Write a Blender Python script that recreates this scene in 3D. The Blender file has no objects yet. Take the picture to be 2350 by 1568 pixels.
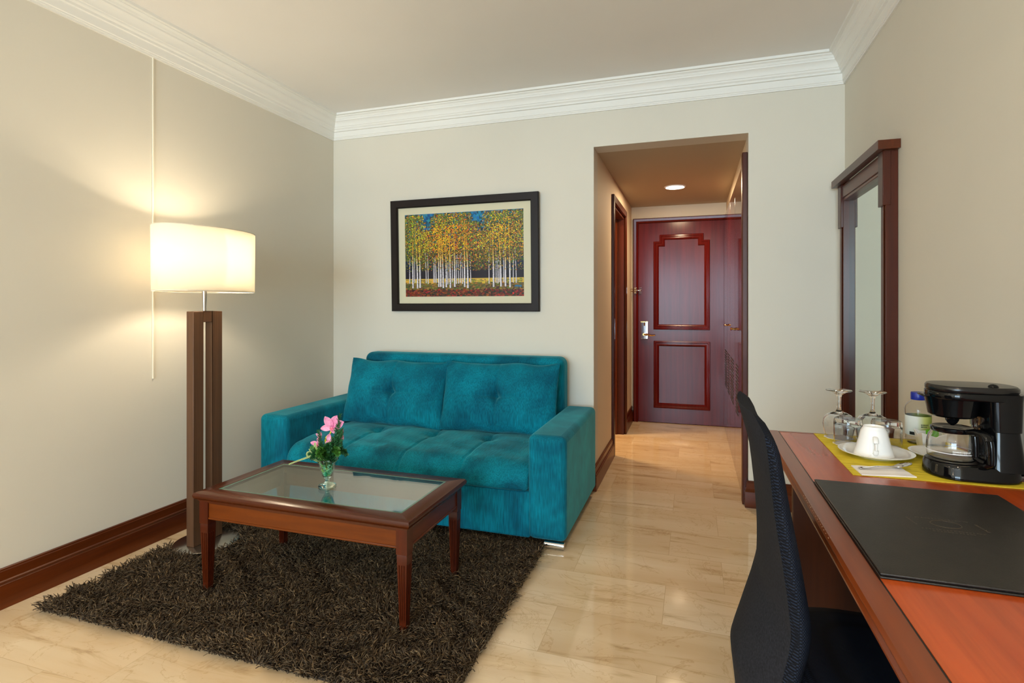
import bpy, bmesh, math, random
import numpy as np
from mathutils import Vector, Matrix

S = bpy.context.scene
COL = S.collection
pi = math.pi
random.seed(7)

# ---------------------------------------------------------------- camera, world, light, exposure
W, DEPTH, H = 3.437, -8.4, 2.64           # room: left wall x=0, back wall y=0, window wall y=DEPTH
XL, XR, YD, HH = 2.0, 2.93, 2.314, 2.24    # hallway: side walls, door wall, ceiling
cam_d = bpy.data.cameras.new('camera')
cam = bpy.data.objects.new('camera', cam_d)
COL.objects.link(cam)
cam.location = (2.615, -3.566, 1.2)
cam.rotation_euler = (pi / 2, 0, 0.3185)
cam_d.sensor_width = 36
cam_d.lens = 19.304
cam_d.shift_y = -0.0342
cam_d.clip_start = 0.05
S.camera = cam

S.view_settings.view_transform = 'Standard'
S.view_settings.look = 'None'
S.view_settings.gamma = 1
S.view_settings.exposure = 0.14
S.cycles.use_denoising = True
S.cycles.max_bounces = 10
S.cycles.diffuse_bounces = 5
S.cycles.glossy_bounces = 5
S.cycles.transmission_bounces = 10
S.cycles.transparent_max_bounces = 12
S.cycles.sample_clamp_indirect = 6
S.cycles.blur_glossy = 1.0
S.cycles.caustics_reflective = False

wd = bpy.data.worlds.new('daylight')
S.world = wd
wd.use_nodes = True
wd.node_tree.nodes['Background'].inputs[0].default_value = (0.62, 0.80, 1.0, 1)
wd.node_tree.nodes['Background'].inputs[1].default_value = 1.5


def lamp(name, kind, loc, energy, color, rot=(0, 0, 0), **kw):
    d = bpy.data.lights.new(name, kind)
    d.energy = energy
    d.color = color
    for k, v in kw.items():
        setattr(d, k, v)
    o = bpy.data.objects.new(name, d)
    COL.objects.link(o)
    o.location = loc
    o.rotation_euler = rot
    return o


WARM = (1.0, 0.70, 0.38)
# daylight entering through the big window behind the camera
lamp('window_daylight', 'AREA', (1.75, DEPTH - 0.12, 1.35), 312, (0.61, 0.83, 1.0), (pi / 2, 0, 0), shape='RECTANGLE', size=2.7, size_y=2.2)
# the ceiling downlights of the sleeping area behind the camera
for (x, y) in ((0.6, -4.2), (2.9, -4.2), (0.6, -6.2), (2.9, -6.2)):
    lamp('bedroom_downlight', 'AREA', (x, y, H - 0.02), 14, (1.0, 0.72, 0.46), shape='DISK', size=0.2)


# ---------------------------------------------------------------- materials
def lin(c):
    return tuple(((v / 255) / 12.92 if v / 255 <= 0.04045 else ((v / 255 + 0.055) / 1.055) ** 2.4) for v in c) + (1,)


class N:
    """tiny node-graph helper"""
    def __init__(self, name):
        self.m = bpy.data.materials.new(name)
        self.m.use_nodes = True
        self.t = self.m.node_tree
        self.b = self.t.nodes['Principled BSDF']
        self.out = self.t.nodes['Material Output']

    def n(self, typ, **kw):
        x = self.t.nodes.new(typ)
        for k, v in kw.items():
            if isinstance(k, str) and hasattr(x, k):
                setattr(x, k, v)
        return x

    def link(self, a, b):
        self.t.links.new(a, b)

    def set(self, **kw):
        names = dict(color='Base Color', rough='Roughness', metal='Metallic', spec='Specular IOR Level', trans='Transmission Weight',
                     ior='IOR', coat='Coat Weight', coatr='Coat Roughness', sheen='Sheen Weight', sheenr='Sheen Roughness',
                     sheent='Sheen Tint', emit='Emission Color', emits='Emission Strength', alpha='Alpha', sss='Subsurface Weight')
        for k, v in kw.items():
            self.b.inputs[names[k]].default_value = v
        return self

    def coords(self, scale=(1, 1, 1), out='Object', loc=(0, 0, 0)):
        tc = self.n('ShaderNodeTexCoord')
        mp = self.n('ShaderNodeMapping')
        mp.inputs['Scale'].default_value = scale
        mp.inputs['Location'].default_value = loc
        self.link(tc.outputs[out], mp.inputs[0])
        return mp.outputs[0]

    def noise(self, vec, scale, detail=4, rough=0.5, dist=0.0):
        x = self.n('ShaderNodeTexNoise')
        x.inputs['Scale'].default_value = scale
        x.inputs['Detail'].default_value = detail
        x.inputs['Roughness'].default_value = rough
        x.inputs['Distortion'].default_value = dist
        self.link(vec, x.inputs['Vector'])
        return x.outputs['Fac']

    def ramp(self, fac, stops):
        r = self.n('ShaderNodeValToRGB')
        el = r.color_ramp.elements
        while len(el) < len(stops):
            el.new(0.5)
        for e, (p, c) in zip(el, stops):
            e.position = p
            e.color = c if len(c) == 4 else tuple(c) + (1,)
        self.link(fac, r.inputs[0])
        return r.outputs[0]

    def bump(self, fac, strength=0.2, dist=0.01):
        b = self.n('ShaderNodeBump')
        b.inputs['Strength'].default_value = strength
        b.inputs['Distance'].default_value = dist
        self.link(fac, b.inputs['Height'])
        self.link(b.outputs[0], self.b.inputs['Normal'])

    def mix(self, a, b, fac, mode='MIX'):
        x = self.n('ShaderNodeMix', data_type='RGBA', blend_type=mode)
        x.data_type = 'RGBA'
        x.blend_type = mode
        for sock, v in ((x.inputs[0], fac), (x.inputs[6], a), (x.inputs[7], b)):
            if hasattr(v, 'is_linked') or hasattr(v, 'links'):
                self.link(v, sock)
            else:
                sock.default_value = v
        return x.outputs[2]

    def color(self, sock):
        self.link(sock, self.b.inputs['Base Color'])


def plain(name, rgb, rough=0.5, **kw):
    return N(name).set(color=lin(rgb), rough=rough, **kw).m


def paint(name, rgb, rough=0.7):
    g = N(name).set(rough=rough, spec=0.3)
    v = g.coords()
    f = g.noise(v, 1.3, 3)
    c = lin(rgb)
    c2 = tuple(x * 0.965 for x in c[:3])
    g.color(g.ramp(f, [(0.35, c2), (0.65, c[:3])]))
    g.bump(g.noise(v, 160, 2), 0.05, 0.002)
    return g.m


def wood(name, dark, light, grain=(1, 1, 1), rough=0.3, coat=0.3, scale=3.0, coatr=0.15, spec=0.5):
    """grain: the small component is the direction the grain runs along"""
    g = N(name).set(rough=rough, coat=coat, coatr=coatr, spec=spec)
    v = g.coords(grain)
    f1 = g.noise(v, scale, 5, 0.6, 0.6)
    f2 = g.noise(v, scale * 9, 3, 0.6)
    a = g.ramp(f1, [(0.3, lin(dark)), (0.72, lin(light))])
    b = g.ramp(f2, [(0.35, (0.62, 0.6, 0.58)), (0.6, (1, 1, 1))])
    g.color(g.mix(a, b, 0.5, 'MULTIPLY'))
    return g.m


def metal(name, rgb, rough=0.2):
    return N(name).set(color=lin(rgb), rough=rough, metal=1.0).m


def glass(name, rgb=(255, 255, 255), rough=0.0, ior=1.47):
    return N(name).set(color=lin(rgb), rough=rough, trans=1.0, ior=ior).m


M = {}
M['wall'] = paint('cream_wall_paint', (219, 213, 199))
M['hall_wall'] = paint('hall_wall_paint', (230, 214, 186))
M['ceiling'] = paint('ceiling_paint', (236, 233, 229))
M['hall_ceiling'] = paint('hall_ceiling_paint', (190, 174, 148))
M['white'] = paint('white_plaster', (238, 236, 230), 0.55)
M['mah_x'] = wood('mahogany_grain_x', (62, 23, 5), (110, 50, 14), (0.12, 2, 2), 0.3, 0.08, spec=0.3)
M['mah_y'] = wood('mahogany_grain_y', (62, 23, 5), (110, 50, 14), (2, 0.12, 2), 0.3, 0.08, spec=0.3)
M['mah_z'] = wood('mahogany_grain_z', (54, 18, 5), (90, 35, 11), (2, 2, 0.12), 0.32, 0.08, spec=0.3)
M['table_x'] = wood('table_wood_x', (78, 31, 4), (120, 56, 10), (0.12, 2, 2), 0.3, 0.05, spec=0.28)
M['table_y'] = wood('table_wood_y', (66, 22, 6), (100, 39, 11), (2, 0.12, 2), 0.3, 0.05, spec=0.28)
M['table_z'] = wood('table_wood_z', (56, 17, 5), (86, 32, 9), (2, 2, 0.12), 0.3, 0.05, spec=0.28)
M['door'] = wood('door_mahogany', (84, 13, 11), (106, 23, 18), (2, 2, 0.10), 0.2, 0.04, 3.0, 0.1, 0.2)
M['closet'] = wood('closet_mahogany', (74, 17, 16), (98, 27, 24), (2, 2, 0.10), 0.1, 0.5, 3.0, 0.03)
M['rail_x'] = wood('table_rail_x', (60, 22, 5), (96, 41, 12), (0.12, 2, 2), 0.26, 0.1, spec=0.35)
M['rail_y'] = wood('table_rail_y', (60, 22, 5), (96, 41, 12), (2, 0.12, 2), 0.26, 0.1, spec=0.35)
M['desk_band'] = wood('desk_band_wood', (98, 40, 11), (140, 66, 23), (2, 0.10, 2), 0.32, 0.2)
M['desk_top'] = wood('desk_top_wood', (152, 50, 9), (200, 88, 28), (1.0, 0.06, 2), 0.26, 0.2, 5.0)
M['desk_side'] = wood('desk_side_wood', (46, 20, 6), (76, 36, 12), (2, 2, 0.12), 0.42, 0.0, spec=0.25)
M['wenge'] = wood('dark_walnut', (84, 54, 32), (112, 76, 48), (3, 3, 0.06), 0.5, 0.0, 6.0)
M['black_line'] = plain('black_inlay', (14, 10, 10), 0.4)
M['black_frame'] = plain('black_brown_frame', (28, 20, 18), 0.5, spec=0.25)
M['mat'] = plain('picture_mat_board', (212, 206, 178), 0.8)
M['steel'] = metal('brushed_steel', (196, 192, 186), 0.22)
M['chrome'] = metal('chrome', (225, 225, 228), 0.06)
M['brass'] = metal('brass', (214, 176, 110), 0.15)
M['gold'] = metal('golden_brass', (220, 190, 130), 0.1)
M['mirror'] = metal('mirror_silvering', (226, 236, 228), 0.0)
M['glass'] = glass('clear_glass')
M['bottle'] = glass('bottle_plastic', (250, 252, 252), 0.02, 1.25)
M['porcelain'] = N('white_porcelain').set(color=lin((248, 247, 244)), rough=0.12, spec=0.5, coat=0.4, coatr=0.04).m
M['black_plastic'] = N('glossy_black_plastic').set(color=lin((10, 10, 11)), rough=0.05, spec=0.35).m
M['satin_plastic'] = N('satin_black_plastic').set(color=lin((20, 18, 17)), rough=0.25).m
M['paper'] = plain('white_paper', (246, 242, 240), 0.8)
M['blue_cap'] = plain('blue_cap', (14, 40, 150), 0.3)
M['void'] = plain('dark_slot', (12, 5, 5), 0.9)
M['text_black'] = plain('black_print', (25, 28, 25), 0.7)
M['text_white'] = plain('white_print', (235, 235, 235), 0.6)
M['leaf'] = plain('fern_green', (40, 98, 54), 0.5)
M['leaf2'] = plain('cypress_green', (70, 128, 44), 0.5)
M['blade'] = plain('variegated_blade_green', (96, 130, 50), 0.45)
M['blade_edge'] = plain('variegated_blade_cream', (216, 222, 160), 0.45)
M['stem_yellow'] = plain('orchid_stem_yellow', (196, 186, 30), 0.5)
M['caster'] = plain('dark_nylon', (18, 18, 20), 0.45)
M['gray_wall'] = plain('bathroom_tile', (220, 205, 180), 0.4)

# orchid petals: pink with paler edge, by the petal's own texture
g = N('orchid_petal').set(rough=0.45, sss=0.1)
v = g.coords((1, 1, 1))
g.color(g.ramp(g.noise(v, 40, 3), [(0.3, lin((222, 110, 160))), (0.7, lin((244, 178, 208)))]))
M['petal'] = g.m
g = N('orchid_lip').set(rough=0.45)
g.color(g.ramp(g.noise(g.coords(), 90, 2), [(0.35, lin((196, 60, 96))), (0.7, lin((238, 170, 190)))]))
M['lip'] = g.m

# marble floor, cut in rows of long tiles running along x
g = N('polished_marble').set(rough=0.06, spec=0.55)
tc = g.coords(loc=(6.1 + 0.12, 0.815 + 0.303 * 30, 0))
br = g.n('ShaderNodeTexBrick')
br.offset = 0.37
br.offset_frequency = 2
for k, val in (('Scale', 1.0), ('Brick Width', 0.64), ('Row Height', 0.303), ('Mortar Size', 0.0012), ('Mortar Smooth', 0.3), ('Bias', 0.0)):
    br.inputs[k].default_value = val
br.inputs['Color1'].default_value = (0, 0, 0, 1)
br.inputs['Color2'].default_value = (1, 1, 1, 1)
br.inputs['Mortar'].default_value = (0.5, 0.5, 0.5, 1)
g.link(tc, br.inputs['Vector'])
seed = g.n('ShaderNodeVectorMath', operation='SCALE')
g.link(br.outputs['Color'], seed.inputs[0])
seed.inputs['Scale'].default_value = 37.0
st = g.n('ShaderNodeVectorMath', operation='MULTIPLY')
g.link(tc, st.inputs[0])
st.inputs[1].default_value = (1.3, 8.0, 1)
add = g.n('ShaderNodeVectorMath', operation='ADD')
g.link(st.outputs[0], add.inputs[0])
g.link(seed.outputs[0], add.inputs[1])
vein = g.noise(add.outputs[0], 1.6, 7, 0.62, 0.9)
cloud = g.noise(add.outputs[0], 0.7, 3, 0.5, 0.3)
add2 = g.n('ShaderNodeVectorMath', operation='ADD')
g.link(tc, add2.inputs[0])
g.link(seed.outputs[0], add2.inputs[1])
crack = g.noise(add2.outputs[0], 3.5, 6, 0.6, 1.5)
base = g.ramp(cloud, [(0.3, lin((214, 186, 148))), (0.55, lin((224, 200, 165))), (0.75, lin((230, 210, 180)))])
veins = g.ramp(vein, [(0.27, (0.48, 0.41, 0.32)), (0.36, (0.80, 0.74, 0.65)), (0.43, (0.97, 0.95, 0.92)), (0.50, (1, 1, 1))])
thin = g.ramp(crack, [(0.490, (1, 1, 1)), (0.5, (0.76, 0.67, 0.54)), (0.510, (1, 1, 1))])
c = g.mix(base, veins, 0.85, 'MULTIPLY')
c = g.mix(c, thin, 0.6, 'MULTIPLY')
tone = g.ramp(br.outputs['Color'], [(0.0, (0.93, 0.92, 0.90)), (1.0, (1.02, 1.02, 1.02))])
c = g.mix(c, tone, 1.0, 'MULTIPLY')
c = g.mix(c, lin((196, 168, 130)), br.outputs['Fac'])
g.color(c)
M['floor'] = g.m

# teal chenille with fine vertical ribs
def chenille(name, axis, lo=(0, 92, 114), hi=(0, 132, 154)):
    g = N(name).set(rough=0.85, sheen=0.35, sheenr=0.4, spec=0.15)
    g.b.inputs['Sheen Tint'].default_value = (0.25, 0.85, 0.9, 1)
    v = g.coords()
    nap = g.noise(v, 5.0, 3, 0.55, 0.4)
    thread = g.noise(g.coords((1, 1, 0.06) if axis == 'z' else (1, 0.06, 1)), 240, 2)
    a = g.ramp(nap, [(0.34, lin(lo)), (0.68, lin(hi))])
    b = g.ramp(thread, [(0.34, (0.52, 0.52, 0.52)), (0.64, (1, 1, 1))])
    g.color(g.mix(a, b, 0.85, 'MULTIPLY'))
    g.bump(thread, 0.35, 0.003)
    return g.m


M['teal'] = chenille('teal_chenille', 'z')
M['teal_seat'] = chenille('teal_chenille_seat', 'y', (0, 84, 104), (4, 142, 162))

# rug strands coloured strand by strand
g = N('shag_yarn').set(rough=0.8, spec=0.2)
at = g.n('ShaderNodeAttribute')
at.attribute_name = 'tint'
g.color(at.outputs['Color'])
M['yarn'] = g.m
M['rug_base'] = plain('rug_backing', (44, 35, 27), 0.95)
g = N('canvas_print').set(rough=0.45, spec=0.3)
at = g.n('ShaderNodeAttribute')
at.attribute_name = 'tint'
g.color(at.outputs['Color'])
M['canvas'] = g.m

# chair fabrics
g = N('chair_back_fabric').set(rough=0.8, spec=0.12)
g.color(g.ramp(g.noise(g.coords(), 220, 2), [(0.3, lin((27, 28, 33))), (0.7, lin((40, 41, 48)))]))
M['chair_cloth'] = g.m
g = N('chair_mesh_fabric').set(rough=0.75, spec=0.12)
v = g.coords()
wv = g.n('ShaderNodeTexWave', wave_type='BANDS', bands_direction='DIAGONAL')
wv.inputs['Scale'].default_value = 110
g.link(v, wv.inputs['Vector'])
v2 = g.coords((1, 1, -1))
wv2 = g.n('ShaderNodeTexWave', wave_type='BANDS', bands_direction='DIAGONAL')
wv2.inputs['Scale'].default_value = 110
g.link(v2, wv2.inputs['Vector'])
mx = g.n('ShaderNodeMath', operation='MULTIPLY')
g.link(wv.outputs['Fac'], mx.inputs[0])
g.link(wv2.outputs['Fac'], mx.inputs[1])
g.color(g.ramp(mx.outputs[0], [(0.1, lin((10, 11, 16))), (0.5, lin((30, 38, 54)))]))
g.bump(mx.outputs[0], 0.5, 0.002)
M['chair_mesh'] = g.m

g = N('black_leather').set(rough=0.42, spec=0.4)
g.color(g.ramp(g.noise(g.coords(), 30, 3), [(0.3, lin((26, 23, 20))), (0.7, lin((36, 32, 28)))]))
vo = g.n('ShaderNodeTexVoronoi')
vo.inputs['Scale'].default_value = 420
g.link(g.coords(), vo.inputs['Vector'])
g.bump(vo.outputs['Distance'], 0.25, 0.001)
M['leather'] = g.m

g = N('woven_yellow_mat').set(rough=0.7, spec=0.2)
sl = g.noise(g.coords((0.04, 1, 1)), 260, 2)
ln = g.noise(g.coords((0.25, 1, 1)), 46, 3, 0.6)
a = g.ramp(sl, [(0.3, lin((204, 178, 30))), (0.7, lin((240, 218, 70)))])
b = g.ramp(ln, [(0.34, (0.55, 0.5, 0.4)), (0.42, (1, 1, 1))])
g.color(g.mix(a, b, 0.7, 'MULTIPLY'))
g.bump(sl, 0.3, 0.001)
M['placemat'] = g.m

# lamp shade: cloth that lets light through
g = N('shade_cloth')
tr = g.n('ShaderNodeBsdfTranslucent')
df = g.n('ShaderNodeBsdfDiffuse')
tr.inputs[0].default_value = lin((255, 250, 238))
df.inputs[0].default_value = lin((250, 244, 232))
ms = g.n('ShaderNodeMixShader')
ms.inputs[0].default_value = 0.6
g.link(df.outputs[0], ms.inputs[1])
g.link(tr.outputs[0], ms.inputs[2])
g.link(ms.outputs[0], g.out.inputs[0])
M['shade'] = g.m


def emitter(name, rgb, strength):
    g = N(name)
    e = g.n('ShaderNodeEmission')
    e.inputs[0].default_value = rgb + (1,)
    e.inputs[1].default_value = strength
    g.link(e.outputs[0], g.out.inputs[0])
    return g.m


M['bulb'] = emitter('bulb_glow', (1.0, 0.80, 0.5), 12)
M['diffuser'] = emitter('downlight_diffuser', (1.0, 0.88, 0.68), 14)

# polished pane: a coated sheet, partly see-through and strongly mirroring
def pane(name, share, tint):
    g = N(name)
    gl = g.n('ShaderNodeBsdfGlossy')
    gl.inputs['Roughness'].default_value = 0.0
    gl.inputs['Color'].default_value = (0.98, 0.98, 0.95, 1)
    t = g.n('ShaderNodeBsdfTransparent')
    t.inputs[0].default_value = tint
    ms = g.n('ShaderNodeMixShader')
    ms.inputs[0].default_value = share
    g.link(t.outputs[0], ms.inputs[1])
    g.link(gl.outputs[0], ms.inputs[2])
    g.link(ms.outputs[0], g.out.inputs[0])
    return g.m


M['table_glass'] = pane('table_glass', 0.34, (0.93, 0.97, 0.95, 1))
M['glass_edge'] = N('green_glass_edge').set(color=lin((120, 170, 150)), rough=0.1, trans=0.5).m

# water beads in the vase
g = N('gel_beads').set(rough=0.05, trans=0.3, ior=1.33)
g.color(g.ramp(g.noise(g.coords((1, 1, 0.6)), 34, 1), [(0.36, lin((226, 234, 96))), (0.5, lin((170, 240, 210))), (0.62, lin((20, 190, 140)))]))
M['beads'] = g.m
g = N('iridescent_glass').set(rough=0.0, trans=1.0, ior=1.45)
g.color(g.ramp(g.noise(g.coords(), 26, 2), [(0.35, lin((190, 245, 235))), (0.65, lin((250, 252, 236)))]))
M['vase_glass'] = g.m


# ---------------------------------------------------------------- mesh helpers
ORG = {}


class B:
    """collects shapes into one mesh, world coordinates"""
    def __init__(self):
        self.v, self.f, self.mi = [], [], []

    def add(self, verts, faces, mi=0):
        o = len(self.v)
        self.v += [tuple(p) for p in verts]
        self.f += [tuple(i + o for i in q) for q in faces]
        self.mi += [mi] * len(faces)
        return self

    def box(self, x0, y0, z0, x1, y1, z1, mi=0):
        vs = [(x, y, z) for z in (z0, z1) for y in (y0, y1) for x in (x0, x1)]
        return self.add(vs, [(0, 2, 3, 1), (4, 5, 7, 6), (0, 1, 5, 4), (2, 6, 7, 3), (0, 4, 6, 2), (1, 3, 7, 5)], mi)

    def rings(self, rings, closed=True, cap0=False, cap1=False, mi=0):
        n = len(rings[0])
        vs = [p for r in rings for p in r]
        fs = []
        for i in range(len(rings) - 1):
            for j in range(n if closed else n - 1):
                k = (j + 1) % n
                fs.append((i * n + j, i * n + k, (i + 1) * n + k, (i + 1) * n + j))
        if cap0:
            fs.append(tuple(range(n - 1, -1, -1)))
        if cap1:
            fs.append(tuple((len(rings) - 1) * n + j for j in range(n)))
        return self.add(vs, fs, mi)

    def lathe(self, prof, c, seg=32, sx=1, sy=1, cap0=False, cap1=False, mi=0):
        """prof: (radius, z) pairs, about the vertical through c"""
        rs = []
        for r, z in prof:
            rs.append([(c[0] + r * sx * math.cos(2 * pi * j / seg), c[1] + r * sy * math.sin(2 * pi * j / seg), c[2] + z) for j in range(seg)])
        return self.rings(rs, True, cap0, cap1, mi)

    def tube(self, path, rad, seg=8, caps=True, mi=0, flat=1.0, up=(0, 0, 1)):
        ps = [Vector(p) for p in path]
        rs = []
        for i, p in enumerate(ps):
            t = (ps[min(i + 1, len(ps) - 1)] - ps[max(i - 1, 0)]).normalized()
            u = Vector(up)
            if abs(t.dot(u)) > 0.95:
                u = Vector((1, 0, 0))
            a = t.cross(u).normalized()
            b = a.cross(t).normalized()
            r = rad[i] if hasattr(rad, '__len__') else rad
            rs.append([p + a * r * math.cos(2 * pi * j / seg) + b * r * flat * math.sin(2 * pi * j / seg) for j in range(seg)])
        return self.rings(rs, True, caps, caps, mi)

    def sweep(self, path, prof, fn, closed=False, mi=0, cap=True):
        """mitred sweep: path of 2-D points, prof (offset to the left of travel, height); fn(a, b, h) -> xyz; prof is a closed outline"""
        n = len(path)
        rs = []
        for i in range(n):
            p = Vector(path[i])
            d0 = (p - Vector(path[i - 1])).normalized() if (closed or i > 0) else None
            d1 = (Vector(path[(i + 1) % n]) - p).normalized() if (closed or i < n - 1) else None
            d0 = d0 or d1
            d1 = d1 or d0
            n0, n1 = Vector((-d0.y, d0.x)), Vector((-d1.y, d1.x))
            m = n0 + n1
            m = m / max(m.dot(n0), 1e-6)
            rs.append([fn(p.x + m.x * o, p.y + m.y * o, h) for o, h in prof])
        if closed:
            rs.append(rs[0])
        return self.rings(rs, True, cap and not closed, cap and not closed, mi)

    def sphere(self, c, r, sx=1, sy=1, sz=1, seg=12, mi=0):
        prof = [(math.sin(pi * i / (seg // 2)) * r + 1e-5, -math.cos(pi * i / (seg // 2)) * r * sz) for i in range(seg // 2 + 1)]
        return self.lathe(prof, c, seg, sx, sy, mi=mi)

    def build(self, name, mat, parent=None, bevel=0, segs=2, smooth=35, origin=None, solid=0, subsurf=0):
        o0 = Vector(origin if origin is not None else (ORG[parent.name] if parent else (0, 0, 0)))
        me = bpy.data.meshes.new(name)
        me.from_pydata([(p[0] - o0.x, p[1] - o0.y, p[2] - o0.z) for p in self.v], [], self.f)
        mats = mat if isinstance(mat, (list, tuple)) else [mat]
        for m in mats:
            me.materials.append(m)
        if len(mats) > 1:
            me.polygons.foreach_set('material_index', self.mi)
        bm = bmesh.new()
        bm.from_mesh(me)
        bmesh.ops.remove_doubles(bm, verts=bm.verts, dist=1e-6)
        bmesh.ops.recalc_face_normals(bm, faces=bm.faces)
        bm.to_mesh(me)
        bm.free()
        if smooth:
            me.shade_smooth()
            me.set_sharp_from_angle(angle=math.radians(smooth))
        o = bpy.data.objects.new(name, me)
        COL.objects.link(o)
        if parent:
            o.parent = parent
        else:
            o.location = o0
        ORG[o.name] = tuple(o0)
        if solid:
            md = o.modifiers.new('thick', 'SOLIDIFY')
            md.thickness = solid
            md.offset = 0
        if bevel:
            md = o.modifiers.new('bevel', 'BEVEL')
            md.width = bevel
            md.segments = segs
            md.limit_method = 'ANGLE'
            md.angle_limit = math.radians(40)
            md.harden_normals = False
        if subsurf:
            md = o.modifiers.new('sub', 'SUBSURF')
            md.levels = md.render_levels = subsurf
        return o


def tag(o, label=None, cat=None, group=None, kind=None):
    if label:
        o['label'] = label
    if cat:
        o['category'] = cat
    if group:
        o['group'] = group
    if kind:
        o['kind'] = kind
    return o


def root(name, label, cat, loc, group=None):
    o = bpy.data.objects.new(name, None)
    COL.objects.link(o)
    o.location = loc
    o.empty_display_size = 0.05
    ORG[o.name] = tuple(loc)
    return tag(o, label, cat, group)


def struct(o, label, cat):
    return tag(o, label, cat, None, 'structure')


def copy_tree(o, loc, rz=0, label=None):
    c = o.copy()
    COL.objects.link(c)
    c.location = loc
    c.rotation_euler = (0, 0, rz)
    if label:
        c['label'] = label
    for ch in o.children:
        d = ch.copy()
        COL.objects.link(d)
        d.parent = c
        for gch in ch.children:
            e = gch.copy()
            COL.objects.link(e)
            e.parent = d
    return c


def bez(pts, n=12):
    """smooth curve through the points"""
    P = [Vector(p) for p in pts]
    P = [P[0] * 2 - P[1]] + P + [P[-1] * 2 - P[-2]]
    out = []
    for i in range(1, len(P) - 2):
        for k in range(n):
            t = k / n
            a, b, c, d = P[i - 1:i + 3]
            out.append(0.5 * ((2 * b) + (c - a) * t + (2 * a - 5 * b + 4 * c - d) * t * t + (3 * b - a - 3 * c + d) * t ** 3))
    out.append(P[-2])
    return out


def interp(x, tab):
    xs = [t[0] for t in tab]
    return float(np.interp(x, xs, [t[1] for t in tab]))


# ---------------------------------------------------------------- the room
T = 0.15
fl = B().box(-1.0, DEPTH - T, -0.12, W + T, YD + 0.2, 0).build('floor', M['floor'], smooth=0)
struct(fl, 'polished beige marble floor laid in long tiles', 'floor')
struct(B().box(-T, DEPTH - T, H, W + T, T, H + 0.12).build('ceiling', M['ceiling'], smooth=0), 'pale cream ceiling over the sitting room', 'ceiling')
struct(B().box(-T, DEPTH - T, 0, 0, T, H).build('wall_left', M['wall'], smooth=0), 'cream wall behind the floor lamp', 'wall')
struct(B().box(W, DEPTH - T, 0, W + T, T, H).build('wall_right', M['wall'], smooth=0), 'cream wall that carries the tall mirror', 'wall')
struct(B().box(0, 0, 0, XL, T, H).box(XL, 0, HH, XR, T, H).box(XR, 0, 0, W, T, H).build('wall_back', M['wall'], smooth=0),
       'cream wall with the painting and hallway opening', 'wall')
# wall behind the camera with a big window opening
wx0, wx1, wz0, wz1 = 0.4, 3.1, 0.25, 2.45
struct(B().box(0, DEPTH - T, 0, wx0, DEPTH, H).box(wx1, DEPTH - T, 0, W, DEPTH, H).box(wx0, DEPTH - T, 0, wx1, DEPTH, wz0)
       .box(wx0, DEPTH - T, wz1, wx1, DEPTH, H).build('wall_front', M['wall'], smooth=0), 'cream window wall behind the viewer', 'wall')
fr = B()
for x in (wx0, (2 * wx0 + wx1) / 3, (wx0 + 2 * wx1) / 3, wx1):
    fr.box(x - 0.03, DEPTH - 0.08, wz0, x + 0.03, DEPTH - 0.03, wz1)
for z in (wz0, 1.0, wz1):
    fr.box(wx0, DEPTH - 0.08, z - 0.03, wx1, DEPTH - 0.03, z + 0.03)
struct(fr.build('window_1', M['white'], smooth=0), 'large white framed window behind the viewer', 'window')

# hallway and bathroom shell
bx0, bx1 = 0.885, 1.66     # bathroom doorway along y
struct(B().box(XL - T, T, 0, XL, bx0, HH).box(XL - T, bx1, 0, XL, YD, HH).box(XL - T, bx0, 2.035, XL, bx1, HH).build('wall_hall_left', M['hall_wall'], smooth=0),
       'hallway wall with the side doorway', 'wall')
struct(B().box(XR, T, 0, XR + T, YD, HH).build('wall_hall_right', M['hall_wall'], smooth=0), 'hallway wall above and behind the built-in closet', 'wall')
struct(B().box(XL - T, YD, 0, XR + T, YD + 0.12, HH).build('wall_hall_end', M['hall_wall'], smooth=0), 'hallway end wall around the entrance door', 'wall')
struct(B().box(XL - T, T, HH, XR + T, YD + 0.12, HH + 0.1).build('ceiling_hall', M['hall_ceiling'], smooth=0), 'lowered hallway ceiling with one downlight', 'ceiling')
struct(B().box(0.5, T + 0.02, 0, 0.6, YD, HH).box(0.6, T + 0.02, 0, XL - T, T + 0.1, HH).box(0.6, YD - 0.02, 0, XL - T, YD + 0.08, HH)
       .box(0.5, T + 0.02, HH, XL - T, YD + 0.08, HH + 0.1).build('wall_bathroom', M['gray_wall'], smooth=0), 'tiled bathroom walls through the side doorway', 'wall')
lamp('bathroom_light', 'AREA', (1.3, 1.3, HH - 0.03), 30, (1.0, 0.66, 0.32), shape='DISK', size=0.25)

# crown moulding around the room (offset into the room, height)
c0 = 2.466
crown = [(-0.01, c0), (0.010, c0), (0.010, c0 + 0.009), (0.013, c0 + 0.010), (0.013, c0 + 0.017), (0.017, c0 + 0.020), (0.017, c0 + 0.058), (0.028, c0 + 0.060),
         (0.028, c0 + 0.072), (0.031, c0 + 0.074), (0.036, c0 + 0.080), (0.038, c0 + 0.088), (0.042, c0 + 0.090), (0.044, c0 + 0.100), (0.050, c0 + 0.112),
         (0.060, c0 + 0.122), (0.066, c0 + 0.125), (0.066, c0 + 0.134), (0.069, c0 + 0.136), (0.074, c0 + 0.146), (0.084, c0 + 0.153), (0.084, c0 + 0.158),
         (0.100, c0 + 0.159), (0.100, H + 0.005), (-0.01, H + 0.005)]
# travel so that the room is on the left: right wall -> back wall -> left wall
room_path = [(W, DEPTH), (W, 0), (0, 0), (0, DEPTH)]
struct(B().sweep(room_path, crown, lambda a, b, h: (a, b, h)).build('trim_1', M['white'], smooth=25), 'white stepped plaster crown moulding round the ceiling', 'moulding')

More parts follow.
